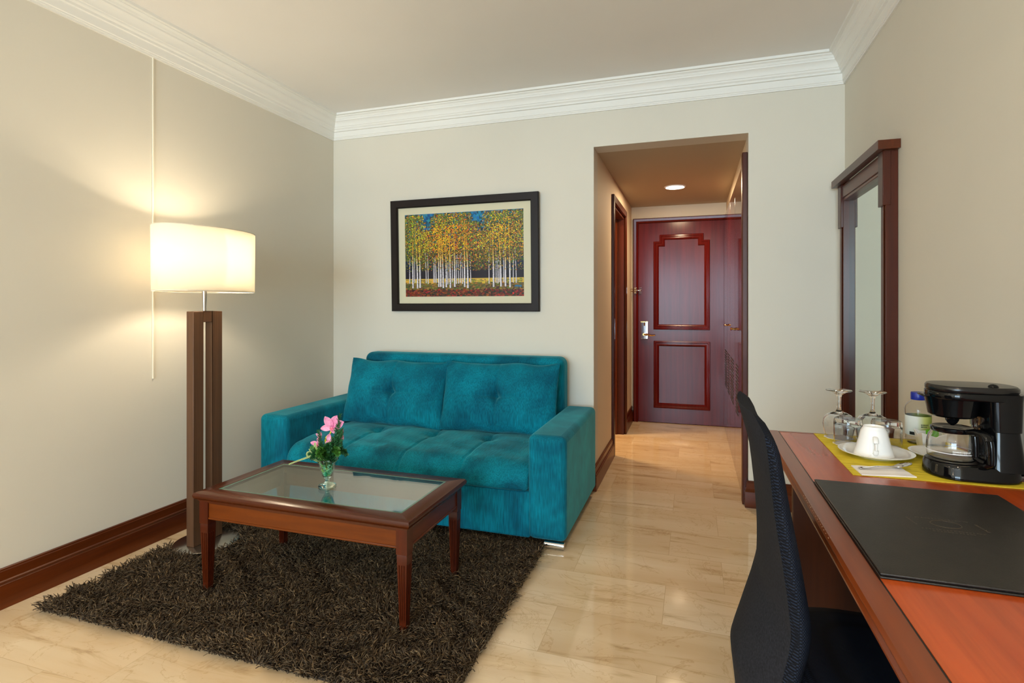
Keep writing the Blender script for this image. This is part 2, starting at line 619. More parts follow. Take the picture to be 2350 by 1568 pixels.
# mahogany skirting boards
base = [(-0.005, 0), (0.0206, 0), (0.0206, 0.086), (0.019, 0.090), (0.019, 0.094), (0.016, 0.097), (0.018, 0.102), (0.018, 0.107), (0.012, 0.111),
        (0.012, 0.146), (0.009, 0.150), (0.009, 0.155), (0.006, 0.158), (-0.005, 0.158)]
flat = lambda a, b, h: (a, b, h)
struct(B().sweep([(0, 0), (0, DEPTH)], base, flat).build('baseboard_left', M['mah_y'], smooth=25), 'stepped mahogany skirting along the lamp wall', 'skirting')
struct(B().sweep([(XL, bx0 - 0.06), (XL, 0), (0.02, 0)], base, flat).build('baseboard_back', M['mah_y'], smooth=25), 'mahogany skirting turning from behind sofa into hallway', 'skirting')
struct(B().sweep([(XL, YD), (XL, bx1 + 0.06)], base, flat).build('baseboard_hall', M['mah_y'], smooth=25), 'short mahogany skirting between side doorway and entrance door', 'skirting')
struct(B().sweep([(W - 0.02, 0), (XR, 0), (XR, 0.028)], base, flat).build('baseboard_right', M['mah_x'], smooth=25), 'mahogany skirting right of the hallway opening', 'skirting')

# bathroom door casing and jamb
ca = B()
for (ya, yb) in ((bx0 - 0.06, bx0), (bx1, bx1 + 0.06)):
    ca.box(XL - 0.002, ya, 0, XL + 0.022, yb, 2.095)
ca.box(XL - 0.002, bx0, 2.035, XL + 0.022, bx1, 2.095)
cs = struct(ca.build('door_2', M['mah_z'], bevel=0.006), 'mahogany cased doorway in the left hallway wall', 'door frame')
jb = B().box(XL - T - 0.01, bx0 - 0.004, 0, XL, bx0 + 0.02, 2.035).box(XL - T - 0.01, bx1 - 0.02, 0, XL, bx1 + 0.004, 2.035).box(XL - T - 0.01, bx0, 2.015, XL, bx1, 2.039)
jb.box(XL - 0.10, bx1 - 0.035, 0, XL - 0.06, bx1 - 0.018, 2.02)
jb.build('door_jamb', M['mah_z'], cs, smooth=0)

# ---------------------------------------------------------------- entrance door
dr = struct(root('door_1', 'dark red mahogany entrance door at the hallway end', 'door', (2.5, YD, 0)), 'dark red mahogany entrance door at the hallway end', 'door')
B().box(2.071, YD - 0.03, 0.004, 2.928, YD + 0.01, 2.064).build('door_leaf', M['door'], dr, bevel=0.003)
f = B().sweep([(2.928, 0.0), (2.928, 2.066), (2.07, 2.066), (2.07, 0.0)][::-1], [(0, 0.0), (0.0, 0.04), (0.012, 0.05), (0.018, 0.042), (0.04, 0.046), (0.05, 0.03), (0.05, 0.0)],
              lambda a, b, h: (a, YD - h, b))
f.build('door_frame', M['door'], dr, smooth=30)
mould = [(0, 0.03), (0, 0.040), (0.006, 0.044), (0.016, 0.046), (0.022, 0.040), (0.032, 0.0415), (0.040, 0.044), (0.048, 0.040), (0.054, 0.031), (0.054, 0.03)]
up = [(2.226, 0.962), (2.776, 0.962), (2.776, 1.870), (2.716, 1.870), (2.716, 1.937), (2.286, 1.937), (2.286, 1.870), (2.226, 1.870)]
lo = [(2.228, 0.155), (2.778, 0.155), (2.778, 0.846), (2.228, 0.846)]
for q in (up, lo):
    B().sweep(q, mould, lambda a, b, h: (a, YD - h, b), closed=True).build('panel_moulding', M['door'], dr, smooth=20)
lk = B().box(2.097, YD - 0.045, 0.862, 2.173, YD - 0.03, 1.048).build('lock_plate', M['chrome'], dr, bevel=0.004)
B().tube([(2.135, YD - 0.04, 0.912), (2.135, YD - 0.085, 0.912)], 0.014, 12).tube(bez([(2.135, YD - 0.08, 0.912), (2.17, YD - 0.088, 0.908), (2.21, YD - 0.088, 0.902), (2.245, YD - 0.085, 0.906)], 6),
         [0.010] * 6 + [0.008] * 6 + [0.006] * 7, 8).build('lever_handle', M['brass'], lk)
B().box(2.098, YD - 0.050, 1.036, 2.172, YD - 0.044, 1.044).tube([(2.136, YD - 0.05, 1.036), (2.136, YD - 0.05, 1.0)], 0.006, 8).build('card_slot', M['brass'], lk, smooth=0)
lt = B().box(2.035, YD - 0.062, 1.334, 2.062, YD - 0.046, 1.398).box(2.084, YD - 0.05, 1.334, 2.108, YD - 0.03, 1.398)
lt.tube([(2.048, YD - 0.066, 1.367), (2.096, YD - 0.066, 1.367)], 0.006, 8).sphere((2.096, YD - 0.06, 1.367), 0.012)
lo_ = lt.build('security_latch', M['chrome'], dr, bevel=0.004)
B().tube(bez([(2.05, YD - 0.07, 1.375), (2.0, YD - 0.10, 1.378), (1.998, YD - 0.10, 1.358), (2.05, YD - 0.07, 1.356)], 6), 0.0035, 6).build('latch_loop', M['brass'], lo_)

# hallway downlight
dl = root('ceiling_downlight', 'round glowing recessed downlight in the hallway ceiling', 'light', (2.466, 1.41, HH))
B().lathe([(0.078, -0.004), (0.078, 0.0), (0.0001, 0.0)], (2.466, 1.41, HH - 0.001), 40).lathe([(0.0001, -0.0042), (0.078, -0.004)], (2.466, 1.41, HH - 0.001), 40).build('diffuser', M['diffuser'], dl)
B().lathe([(0.079, -0.007), (0.088, -0.006), (0.092, 0.0), (0.079, 0.0), (0.079, -0.007)], (2.466, 1.41, HH), 40).build('trim_ring', M['white'], dl)
lamp('hall_light', 'AREA', (2.466, 1.41, HH - 0.012), 18, (1.0, 0.74, 0.46), shape='DISK', size=0.15)

# ---------------------------------------------------------------- built-in closet on the hallway's right side
XC = 2.92
cl = root('built_in_closet', 'glossy dark red built-in closet lining the hallway right side', 'closet', (XC, 1.2, 0))
B().box(XC - 0.022, 0.03, 0, XR - 0.001, 0.105, 2.135).build('casing', M['mah_z'], cl, bevel=0.004)
B().box(XC - 0.004, 0.105, 0, XR - 0.001, 0.2, 2.11).box(XC - 0.004, 0.2, 2.075, XR - 0.001, 2.26, 2.11).build('face_frame', M['closet'], cl, bevel=0.002)
edges = [0.2, 0.80, 1.335, 1.71, 2.262]
grl = [(0.475, 0.70), (0.92, 1.27), (1.40, 1.64), (1.76, 2.10)]
for i in range(4):
    a0, a1 = edges[i] + 0.003, edges[i + 1] - 0.003
    d = B().box(XC - 0.012, a0, 0.006, XR - 0.002, a1, 2.072).build('closet_door', M['closet'], cl, bevel=0.002)
    ga, gb = grl[i]
    s = B()
    for k in range(15):
        z = 0.45 + k * 0.0235
        s.box(XC - 0.0135, ga, z, XC - 0.0115, gb, z + 0.009)
    s.build('vent_slots', M['void'], d, smooth=0)
    if i in (1, 3):
        yh = 0.85 if i == 1 else 1.765
        B().tube(bez([(XC - 0.012, yh - 0.06, 1.03), (XC - 0.034, yh - 0.05, 1.035), (XC - 0.036, yh, 1.026), (XC - 0.034, yh + 0.05, 1.035), (XC - 0.012, yh + 0.06, 1.03)], 6), 0.006, 8).build('door_pull', M['gold'], d)

# ---------------------------------------------------------------- painting
def painting():
    pr = root('framed_painting', 'framed painting of yellow birch trees above the sofa', 'painting', (1.08, -0.02, 1.165))
    # top leans a little away from the wall
    def pm(a, b, h):
        t = (b - 1.17) / 0.8
        return (a, -0.004 - 0.022 * t - h, b)
    x0, x1, z0, z1 = 0.523, 1.640, 1.166, 1.966
    B().sweep([(x0, z0), (x1, z0), (x1, z1), (x0, z1)], [(0, 0), (0, 0.024), (0.004, 0.028), (0.050, 0.030), (0.056, 0.022), (0.056, 0.0)], pm, closed=True).build('frame', M['black_frame'], pr, smooth=30)
    ix0, ix1, iz0, iz1 = x0 + 0.05, x1 - 0.05, z0 + 0.05, z1 - 0.05
    m = B()
    m.add([pm(ix0, iz0, 0.008), pm(ix1, iz0, 0.008), pm(ix1, iz1, 0.008), pm(ix0, iz1, 0.008), pm(ix0, iz0, 0), pm(ix1, iz0, 0), pm(ix1, iz1, 0), pm(ix0, iz1, 0)],
          [(0, 1, 2, 3), (7, 6, 5, 4), (0, 4, 5, 1), (1, 5, 6, 2), (2, 6, 7, 3), (3, 7, 4, 0)])
    m.build('mat_board', M['mat'], pr, smooth=0)
    px0, px1, pz0, pz1 = 0.632, 1.530, 1.271, 1.861
    R = random.Random(3)
    vs, fs, cs = [], [], []
    lay = [0.0085]
    asp = (px1 - px0) / (pz1 - pz0)

    def quad(pts, c):
        o = len(vs)
        lay[0] += 4e-8
        for (u, w) in pts:
            u = min(max(u, 0), 1)
            w = min(max(w, 0), 1)
            vs.append(pm(px0 + u * (px1 - px0), pz0 + w * (pz1 - pz0), lay[0]))
        fs.append((o, o + 1, o + 2, o + 3))
        cs.append(lin(c))

    def dab(u, w, s, c, j=22, e=1.0, ang=None):
        a = R.uniform(0, pi) if ang is None else ang
        c = tuple(min(255, max(0, q + R.uniform(-j, j))) for q in c)
        ca_, sa_ = math.cos(a), math.sin(a)
        pts = []
        for (i, k) in ((-1, -1), (1, -1), (1, 1), (-1, 1)):
            x, y = i * s * e, k * s
            pts.append((u + (x * ca_ - y * sa_) / asp, w + x * sa_ + y * ca_))
        quad(pts, c)
    # sky, dark wood, meadow
    quad([(0, 0), (1, 0), (1, 1), (0, 1)], (24, 60, 80))
    lay[0] += 1e-5
    nb = 24
    for i in range(nb):
        w0, w1 = 0.19 + 0.81 * i / nb, 0.19 + 0.81 * (i + 1) / nb
        t = i / nb
        quad([(0, w0), (1, w0), (1, w1), (0, w1)], tuple(a + (b - a) * min(1, max(0, (t - 0.1) * 1.6)) for a, b in zip((26, 20, 34), (10, 104, 150))))
    for k in range(900):
        dab(R.random(), R.uniform(0.75, 1), 0.016, R.choice([(6, 110, 168), (20, 90, 130), (40, 130, 160), (24, 70, 90)]), 14)
    crowns = [(0.02, .10, (150, 160, 50)), (0.10, .09, (200, 196, 40)), (0.19, .08, (180, 160, 50)), (0.29, .08, (235, 170, 20)), (0.36, .10, (244, 190, 14)), (0.44, .09, (230, 150, 24)),
              (0.52, .08, (190, 150, 46)), (0.58, .07, (130, 110, 50)), (0.74, .09, (205, 170, 50)), (0.82, .10, (224, 180, 36)), (0.90, .09, (216, 160, 40)), (0.97, .07, (150, 140, 60)), (0.66, .07, (120, 116, 60))]
    dark = [(86, 92, 40), (60, 70, 44), (110, 80, 30), (46, 50, 40)]
    tops = {0.19: 0.78, 0.58: 0.86, 0.66: 0.74}
    for k in range(6200):                     # dark leaf ground
        cu, cw_, cc = R.choice(crowns)
        u = R.gauss(cu, cw_ * 0.55)
        top = 0.97 - 0.3 * max(0, abs(u - cu) / cw_ - 0.6)
        top = min(top, tops.get(cu, 1.0))
        w = R.uniform(0.36, 1.0) ** 0.9 * top + 0.02
        dab(u, w, R.uniform(0.006, 0.012), R.choice(dark), 20)
    # far trunks then near trunks
    def trunk(u, w0, h, wd_, lean=0.0, warm=True):
        n = 26
        for i in range(n):
            t0, t1 = i / n, (i + 1) / n
            ua, ub = u + lean * t0 ** 2, u + lean * t1 ** 2
            k0, k1 = wd_ * (1.25 - 0.8 * t0), wd_ * (1.25 - 0.8 * t1)
            a, b = (232, 226, 236), (226, 170, 50)
            f_ = min(1, max(0, (w0 + t0 * h - 0.3) / 0.25)) if warm else 0
            c = tuple(p + (q - p) * f_ for p, q in zip(a, b))
            quad([(ua - k0, w0 + t0 * h), (ua + k0, w0 + t0 * h), (ub + k1, w0 + t1 * h), (ub - k1, w0 + t1 * h)], c)
            quad([(ua + k0 * .3, w0 + t0 * h), (ua + k0, w0 + t0 * h), (ub + k1, w0 + t1 * h), (ub + k1 * .3, w0 + t1 * h)], tuple(q * 0.62 for q in c))
            if R.random() < 0.7 and t0 < 0.55:
                dab(ua + R.uniform(-.7, .7) * k0, w0 + (t0 + R.random() / n) * h, wd_ * 0.45, (40, 34, 50), 10, 1.4, 0)
    for (q0, q1, cc) in ((0.17, 0.215, (206, 170, 70)), (0.13, 0.175, (116, 116, 44)), (0.07, 0.135, (86, 62, 36)), (0.0, 0.075, (70, 38, 26))):
        quad([(0, q0), (1, q0), (1, q1), (0, q1)], cc)
    for k in range(2600):
        w = R.uniform(0, 0.2)
        t = w / 0.2
        pal = [(104, 34, 24), (70, 44, 30), (140, 70, 34), (40, 34, 28), (150, 40, 28), (60, 50, 30)] if t < 0.42 else ([(110, 100, 40), (84, 90, 40), (150, 110, 50), (70, 56, 34)] if t < 0.8 else [(214, 176, 70), (190, 150, 60), (120, 120, 50)])
        dab(R.random(), w, R.uniform(0.005, 0.010), R.choice(pal), 16, 1.8, R.uniform(-.25, .25))
    for x in (302, 365, 505, 530, 597, 612, 630, 768, 820, 870, 895, 918, 940, 1035, 1245, 1325, 1345, 1360, 1410, 1515, 1547):
        u = (x - 250) / 1380
        trunk(u, 0.165 + R.uniform(-.02, .01), R.uniform(0.3, 0.42), 0.0034, R.uniform(-.012, .004), False)
    def bright(k):
        cu, cw_, cc = R.choice(crowns)
        u = R.gauss(cu, cw_ * 0.55)
        top = min(0.97 - 0.3 * max(0, abs(u - cu) / cw_ - 0.6), tops.get(cu, 1.0))
        w = 0.30 + (top - 0.28) * R.random() ** 0.75
        if w < 0.42 and R.random() < 0.6:
            return
        c = cc
        r = R.random()
        if r < 0.16:
            c = (214, 96, 20) if 0.2 < u < 0.65 else (190, 120, 40)
        elif r < 0.30:
            c = (226, 206, 30)
        elif r < 0.46:
            c = (86, 104, 44)
        elif r < 0.50:
            c = (30, 84, 110)
        elif r < 0.60:
            c = (110, 64, 26)
        # the leaves turn brown and dusky towards the trunks and green towards the sky
        if w < 0.55 and R.random() < 0.6:
            c = tuple(q * 0.62 for q in c)
        if R.random() < 0.2:
            c = tuple(q * 0.42 for q in c)
        if (w > 0.85 or u < 0.1) and R.random() < 0.55:
            c = R.choice([(104, 120, 40), (70, 96, 60), (140, 140, 50)])
        dab(u, w, R.uniform(0.0028, 0.0062), c, 30)
    for k in range(9500):
        bright(k)
    for x in (343, 400, 432, 660, 685, 713, 750, 797, 850, 966, 1003, 1297, 1380, 1430, 1480):
        u = (x - 250) / 1380
        trunk(u, 0.105 + R.uniform(-.008, .012), R.uniform(0.62, 0.8), 0.0062, R.uniform(-.02, .006))
    for k in range(4500):
        bright(k)
    for k in range(9):                        # brushed mark low right
        dab(0.955 + 0.006 * (k - 4), 0.115 + R.uniform(-.006, .006), 0.004, (30, 110, 160), 10, 2.5, R.uniform(0.8, 2.2))
    dab(0.915, 0.035, 0.009, (226, 40, 50), 4)
    me = bpy.data.meshes.new('canvas')
    o0 = ORG[pr.name]
    me.from_pydata([(a - o0[0], b - o0[1], c - o0[2]) for a, b, c in vs], [], fs)
    at = me.color_attributes.new('tint', 'FLOAT_COLOR', 'CORNER')
    at.data.foreach_set('color', np.repeat(np.array(cs, np.float32), 4, axis=0).ravel())
    me.materials.append(M['canvas'])
    o = bpy.data.objects.new('canvas', me)
    COL.objects.link(o)
    o.parent = pr


painting()

# ---------------------------------------------------------------- mirror on the right wall
def mirror():
    r = root('wall_mirror', 'tall mahogany framed mirror on the right wall', 'mirror', (W - 0.001, -0.48, 0.42))
    xf, xg = W - 0.047, W - 0.018
    y0, y1, z0, z1 = -0.86, -0.10, 0.42, 1.862
    for (a, b, s) in ((y0, y0 + 0.062, 1), (y1 - 0.066, y1, -1)):
        m = B().box(xf, a, z0, W - 0.001, b, z1).box(xf - 0.004, a + 0.014, z0, xf, b - 0.014, 1.64)
        m.box(xf - 0.011, a + (-0.001 if s > 0 else 0.001), 1.63, xf + 0.02, b + (0.001 if s > 0 else -0.001), z1)
        m.build('stile', M['mah_z'], r, bevel=0.003)
    B().box(xf, y0, z0, W - 0.001, y1, z0 + 0.07).build('bottom_rail', M['mah_y'], r, bevel=0.003)
    B().box(xf, y0 + 0.06, 1.775, W - 0.001, y1 - 0.06, z1).box(xf - 0.005, y0 + 0.06, 1.79, xf, y1 - 0.06, z1 - 0.012).build('top_rail', M['mah_y'], r, bevel=0.003)
    B().sweep([(W - 0.001, y1 + 0.0), (xf - 0.006, y1), (xf - 0.006, y0), (W - 0.001, y0)][::-1], [(0.0, 1.862), (-0.006, 1.864), (-0.014, 1.878), (-0.022, 1.884), (-0.022, 1.898), (0.03, 1.900), (0.03, 1.862)],
              flat).build('cornice', M['mah_y'], r, smooth=30)
    B().box(xg, y0 + 0.055, z0 + 0.06, xg + 0.004, y1 - 0.055, 1.79).build('mirror_glass', M['mirror'], r, smooth=0)


mirror()

# thin white cable cover on the left wall
tag(B().box(0.0005, -1.4865, 0.832, 0.006, -1.4785, 2.468).build('cable_cover', plain('white_pvc', (238, 230, 210), 0.5), bevel=0.0015, origin=(0, -1.482, 0.832)),
    'thin white cable cover running down the wall behind the lamp', 'cable cover')

# ---------------------------------------------------------------- floor lamp
def floor_lamp():
    cx, cy = 0.286, -1.432
    r = root('floor_lamp', 'floor lamp with oval white shade and dark wooden frame stand', 'floor lamp', (cx, cy, 0))
    B().lathe([(0.0001, 0.012), (0.150, 0.012), (0.151, 0.016), (0.150, 0.026), (0.147, 0.028), (0.0001, 0.028)], (0.30, cy, 0.0), 64).build('base', M['steel'], r, smooth=40)
    x0, x1 = 0.266, 0.311
    ya, yb = -1.518, -1.346
    p = B()
    p.box(x0, ya, 0.028, x1, ya + 0.056, 1.176).box(x0, yb - 0.062, 0.028, x1, yb, 1.176).box(x0, ya + 0.056, 1.122, x1, yb - 0.062, 1.176).box(x0, ya + 0.056, 0.028, x1, yb - 0.062, 0.06)
    p.build('stand', M['wenge'], r, bevel=0.002)
    B().lathe([(0.009, 1.176), (0.009, 1.2), (0.013, 1.285), (0.013, 1.33), (0.005, 1.335), (0.005, 1.36)], (cx, cy, 0), 20, cap1=True).build('stem', M['steel'], r)
    a, b = 0.268, 0.165
    cyS = -1.42
    sh = B()
    sh.lathe([(1.0, 1.274), (1.012, 1.582)], (cx, cyS, 0), 96, b, a)
    s = sh.build('shade', M['shade'], r, solid=0.0016)
    bind = plain('shade_binding', (226, 216, 196), 0.7)
    for z, q in ((1.275, 0.0), (1.581, 0.012)):
        B().lathe([(q + 0.996, z - 0.002), (q + 1.004, z - 0.002), (q + 1.004, z + 0.002), (q + 0.996, z + 0.002), (q + 0.996, z - 0.002)], (cx, cyS, 0), 96, b, a).build('shade_rim', bind, s)
    B().tube([(cx, cyS - 0.266, 1.325), (cx, cyS + 0.266, 1.325)], 0.003, 8).tube([(cx, cy, 1.33), (cx, cy, 1.375)], 0.008, 8).build('shade_carrier', M['steel'], r)
    B().sphere((cx, cyS, 1.405), 0.028, sz=1.25, seg=20).build('bulb', M['bulb'], r)
    lamp('floor_lamp_light', 'POINT', (cx, cyS, 1.42), 20, (1.0, 0.83, 0.60), shadow_soft_size=0.045)


floor_lamp()

# ---------------------------------------------------------------- shag rug
def rug():
    x0, x1, y0, y1 = 0.165, 1.925, -2.105, -0.62
    r = root('shag_rug', 'dark brown shaggy rug under the coffee table', 'rug', ((x0 + x1) / 2, (y0 + y1) / 2, 0))
    B().box(x0 + 0.02, y0 + 0.02, 0.0005, x1 - 0.02, y1, 0.011).build('rug_backing', M['rug_base'], r, smooth=0)
    R = np.random.default_rng(5)
    n = 62000
    # keep the pile thinner under the sofa where nothing can be seen
    bx = R.uniform(x0, x1, n)
    by = np.where(R.random(n) < 0.97, R.uniform(y0, -0.80, n), R.uniform(-0.80, y1, n))
    # pressed flat under the lamp base
    keep = ~(((bx - 0.30) ** 2 + (by + 1.432) ** 2) < 0.156 ** 2)
    keep &= ~((by > -0.965) & (by < -0.8) & (bx > 1.9))
    bx, by = bx[keep], by[keep]
    n = len(bx)
    L = R.uniform(0.022, 0.046, n)
    ang = R.uniform(0, 2 * pi, n)
    # tufts lean together
    ang = ang * 0.55 + 3.2 * np.sin(bx * 11 + 2 * np.cos(by * 9)) + 1.5 * np.cos(by * 14 + bx * 5)
    lean = R.uniform(0.35, 1.25, n)
    # shorter where furniture stands
    under = (by > -0.97)
    L = np.where(under, L * 0.45, L)
    dx, dy = np.cos(ang), np.sin(ang)
    # stay off the sofa front and the edges
    wdt = R.uniform(0.0018, 0.0030, n)
    ts = np.array([0, 0.4, 0.75, 1.0])
    verts = np.zeros((n, 4, 3, 3), np.float32)
    curl = R.uniform(-0.5, 0.5, n)
    for k, t in enumerate(ts):
        out = L * (np.sin(lean) * t ** 1.5)
        zz = 0.010 + L * (t * np.cos(lean * t * 0.8)) * 0.85
        cxk = bx + dx * out - dy * curl * L * t * t
        cyk = by + dy * out + dx * curl * L * t * t
        for j in range(3):
            a = 2 * pi * j / 3
            wk = wdt * (0.95 if k < 3 else 0.75)
            verts[:, k, j, 0] = cxk + (-dy * np.cos(a)) * wk + dx * np.sin(a) * wk * 0.6
            verts[:, k, j, 1] = cyk + (dx * np.cos(a)) * wk + dy * np.sin(a) * wk * 0.6
            verts[:, k, j, 2] = np.maximum(zz + np.sin(a) * wk * 0.7, 0.003)
    o0 = np.array(ORG[r.name], np.float32)
    verts = verts.reshape(n, 12, 3) - o0
    fq = []
    for k in range(3):
        for j in range(3):
            j2 = (j + 1) % 3
            fq.append((k * 3 + j, k * 3 + j2, (k + 1) * 3 + j2, (k + 1) * 3 + j))
    fq = np.array(fq)
    idx = (fq[None] + (np.arange(n) * 12)[:, None, None]).reshape(-1, 4)
    tri = np.array([[9, 10, 11]])
    tri = (tri[None] + (np.arange(n) * 12)[:, None, None]).reshape(-1, 3)
    me = bpy.data.meshes.new('pile')
    me.vertices.add(n * 12)
    me.vertices.foreach_set('co', verts.reshape(-1))
    nl = idx.size + tri.size
    me.loops.add(nl)
    me.loops.foreach_set('vertex_index', np.concatenate([idx.ravel(), tri.ravel()]).astype(np.int32))
    npoly = len(idx) + len(tri)
    me.polygons.add(npoly)
    starts = np.concatenate([np.arange(len(idx)) * 4, idx.size + np.arange(len(tri)) * 3]).astype(np.int32)
    me.polygons.foreach_set('loop_start', starts)
    me.update(calc_edges=True)
    pal = np.array([lin((92, 76, 58))[:3], lin((118, 98, 74))[:3], lin((72, 58, 45))[:3], lin((146, 122, 90))[:3], lin((104, 88, 68))[:3]], np.float32)
    pick = pal[R.choice(5, n, p=[.32, .22, .22, .07, .17])] * R.uniform(0.55, 1.05, (n, 1))
    col = np.ones((n, 12, 4), np.float32)
    col[:, :, :3] = pick[:, None, :]
    at = me.color_attributes.new('tint', 'FLOAT_COLOR', 'POINT')
    at.data.foreach_set('color', col.ravel())
    me.materials.append(M['yarn'])
    me.shade_smooth()
    o = bpy.data.objects.new('pile', me)
    COL.objects.link(o)
    o.parent = r
    o['kind'] = 'stuff'


rug()

# ---------------------------------------------------------------- sofa
def sofa():
    r = root('sofa', 'teal chenille two seat sofa below the painting', 'sofa', (1.095, -0.5, 0))
    xa0, xa1, xb0, xb1 = 0.166, 0.366, 1.830, 2.026
    B().box(xa1 - 0.01, -0.932, 0.040, xb0 + 0.01, -0.10, 0.272).build('base', M['teal'], r, bevel=0.012, segs=3)
    for (a, b) in ((xa0, xa1), (xb0, xb1)):
        m = B().box(a, -0.942, 0.040, b, -0.062, 0.560)
        m.build('arm', M['teal'], r, bevel=0.032, segs=5)
    # backrest: rounded slab
    m = B().box(0.40, -0.205, 0.25, 1.845, -0.045, 0.878)
    m.build('backrest', M['teal'], r, bevel=0.05, segs=6)
    # seat cushion with stitched seams and tufts
    seams = [0.715, 1.10, 1.46]
    prof = []
    for i in range(10):
        prof.append((-0.22 - 0.60 * i / 9, 0.402 + 0.016 * math.sin(pi * i / 9)))
    cyy, czz, rr = -0.825, 0.300, 0.118
    for i in range(1, 13):
        a = pi / 2 + (pi / 2) * i / 12
        prof.append((cyy + rr * math.cos(a) * 1.05, czz + 0.102 * math.sin(a)))
    prof += [(-0.950, 0.290), (-0.946, 0.277), (-0.93, 0.274), (-0.3, 0.274)]
    # resample finely
    P = [prof[0]]
    for a, b in zip(prof[:-1], prof[1:]):
        n = max(1, int(math.hypot(b[0] - a[0], b[1] - a[1]) / 0.012))
        for k in range(1, n + 1):
            P.append((a[0] + (b[0] - a[0]) * k / n, a[1] + (b[1] - a[1]) * k / n))
    x0, x1 = xa1 + 0.001, xb0 - 0.001
    nx = 280
    rs = []
    for i in range(nx + 1):
        x = x0 + (x1 - x0) * i / nx
        ring = []
        for j, (y, z) in enumerate(P):
            j0, j1 = max(0, j - 1), min(len(P) - 1, j + 1)
            ty, tz = P[j1][0] - P[j0][0], P[j1][1] - P[j0][1]
            l = math.hypot(ty, tz) or 1
            ny, nz = tz / l, -ty / l           # outward
            d = 0
            act = 1.0 if z > 0.285 else 0.0
            for s in seams:
                d -= 0.0085 * math.exp(-((x - s) / 0.008) ** 2) * act * (1.0 if y < -0.45 else 0.3)
                d -= 0.026 * math.exp(-(((x - s) / 0.045) ** 2 + ((y + 0.52) / 0.05) ** 2)) * (1 if z > 0.35 else 0)
            d += 0.008 * math.sin(pi * ((x - x0) / (x1 - x0) * 4 % 1.0)) * act
            e = min(x - x0, x1 - x)
            d -= 0.012 * math.exp(-e / 0.012)
            d += 0.0025 * math.sin(x * 31 + y * 17) * math.sin(y * 23 - x * 9) * act
            ring.append((x, y + ny * d, z + nz * d))
        rs.append(ring)
    B().rings(rs, True, True, True).build('seat_cushion', M['teal_seat'], r, smooth=60)
    for (x, s) in ((1.915, 1), (0.19, 1)):
        B().tube([(x, -0.925, 0.022), (x + 0.10, -0.925, 0.022)], 0.017, 16).build('foot', M['chrome'], r)
    for x in (1.93, 0.2):
        B().box(x, -0.16, 0.001, x + 0.06, -0.1, 0.045).build('foot', M['chrome'], r, bevel=0.004)
    B().lathe([(0.008, 0.002), (0.008, 0.05)], (1.762, -0.90, 0), 12, cap0=True, cap1=True).build('foot', M['steel'], r)
    return r


sofa()


def pillow(name, label, c, wd_, ht, th, lean, roll, seed):
    nu = 130
    R = random.Random(seed)
    ph = [R.uniform(0, 6) for _ in range(6)]
    vs, fs = [], []
    for side in (1, -1):
        o = len(vs)
        for i in range(nu + 1):
            for j in range(nu + 1):
                u, v_ = -1 + 2 * i / nu, -1 + 2 * j / nu
                pinch = 1 - 0.035 * (1 - u ** 2) * abs(v_) ** 3 - 0.0 * u
                pinch2 = 1 - 0.03 * (1 - v_ ** 2) * abs(u) ** 3
                x = u * wd_ / 2 * pinch2
                sag = 0.005 * math.sin(6 * u + ph[3]) * max(0, v_) ** 3 + 0.003 * math.sin(9 * u + ph[4]) * abs(v_) ** 3
                z = v_ * ht / 2 * pinch + sag
                t = th / 2 * (max(0, 1 - abs(u) ** 2.6) ** 0.55) * (max(0, 1 - abs(v_) ** 2.6) ** 0.55)
                t *= 1 + 0.04 * math.sin(3 * u + ph[0]) * math.sin(2.5 * v_ + ph[1])
                rr = (u * wd_ / 2) ** 2 + (v_ * ht / 2) ** 2
                t -= 0.034 * math.exp(-rr / 0.030 ** 2) + 0.012 * math.exp(-rr / 0.08 ** 2)
                t -= 0.015 * math.exp(-(x / 0.010) ** 2) * math.exp(-abs(v_) * 0.9) + 0.014 * math.exp(-(z / 0.010) ** 2) * math.exp(-abs(u) * 3.0)
                t += 0.004 * math.sin(11 * u + ph[2] + 3 * v_) * abs(v_) ** 2 + 0.003 * math.sin(9 * v_ + ph[5] + 2 * u) * abs(u) ** 2
                t = max(t, 0.006 if (abs(u) < 1 and abs(v_) < 1) else 0.0)
                vs.append((x, side * t, z))
        for i in range(nu):
            for j in range(nu):
                a = o + i * (nu + 1) + j
                fs.append((a, a + 1, a + nu + 2, a + nu + 1))
    m = Matrix.Translation(c) @ Matrix.Rotation(lean, 4, 'X') @ Matrix.Rotation(roll, 4, 'Y')
    b = B().add([m @ Vector(p) for p in vs], fs)
    o = b.build(name, M['teal'], smooth=60, origin=(c[0], c[1], c[2] - ht / 2))
    tag(o, label, 'cushion', 'loose back cushions on the sofa')


pillow('back_cushion', 'teal loose back cushion at the lamp end of the sofa', (0.728, -0.335, 0.627), 0.74, 0.435, 0.17, -0.30, 0.010, 1)
pillow('back_cushion', 'teal loose back cushion at the hallway end of the sofa', (1.462, -0.335, 0.632), 0.765, 0.44, 0.17, -0.30, -0.012, 2)

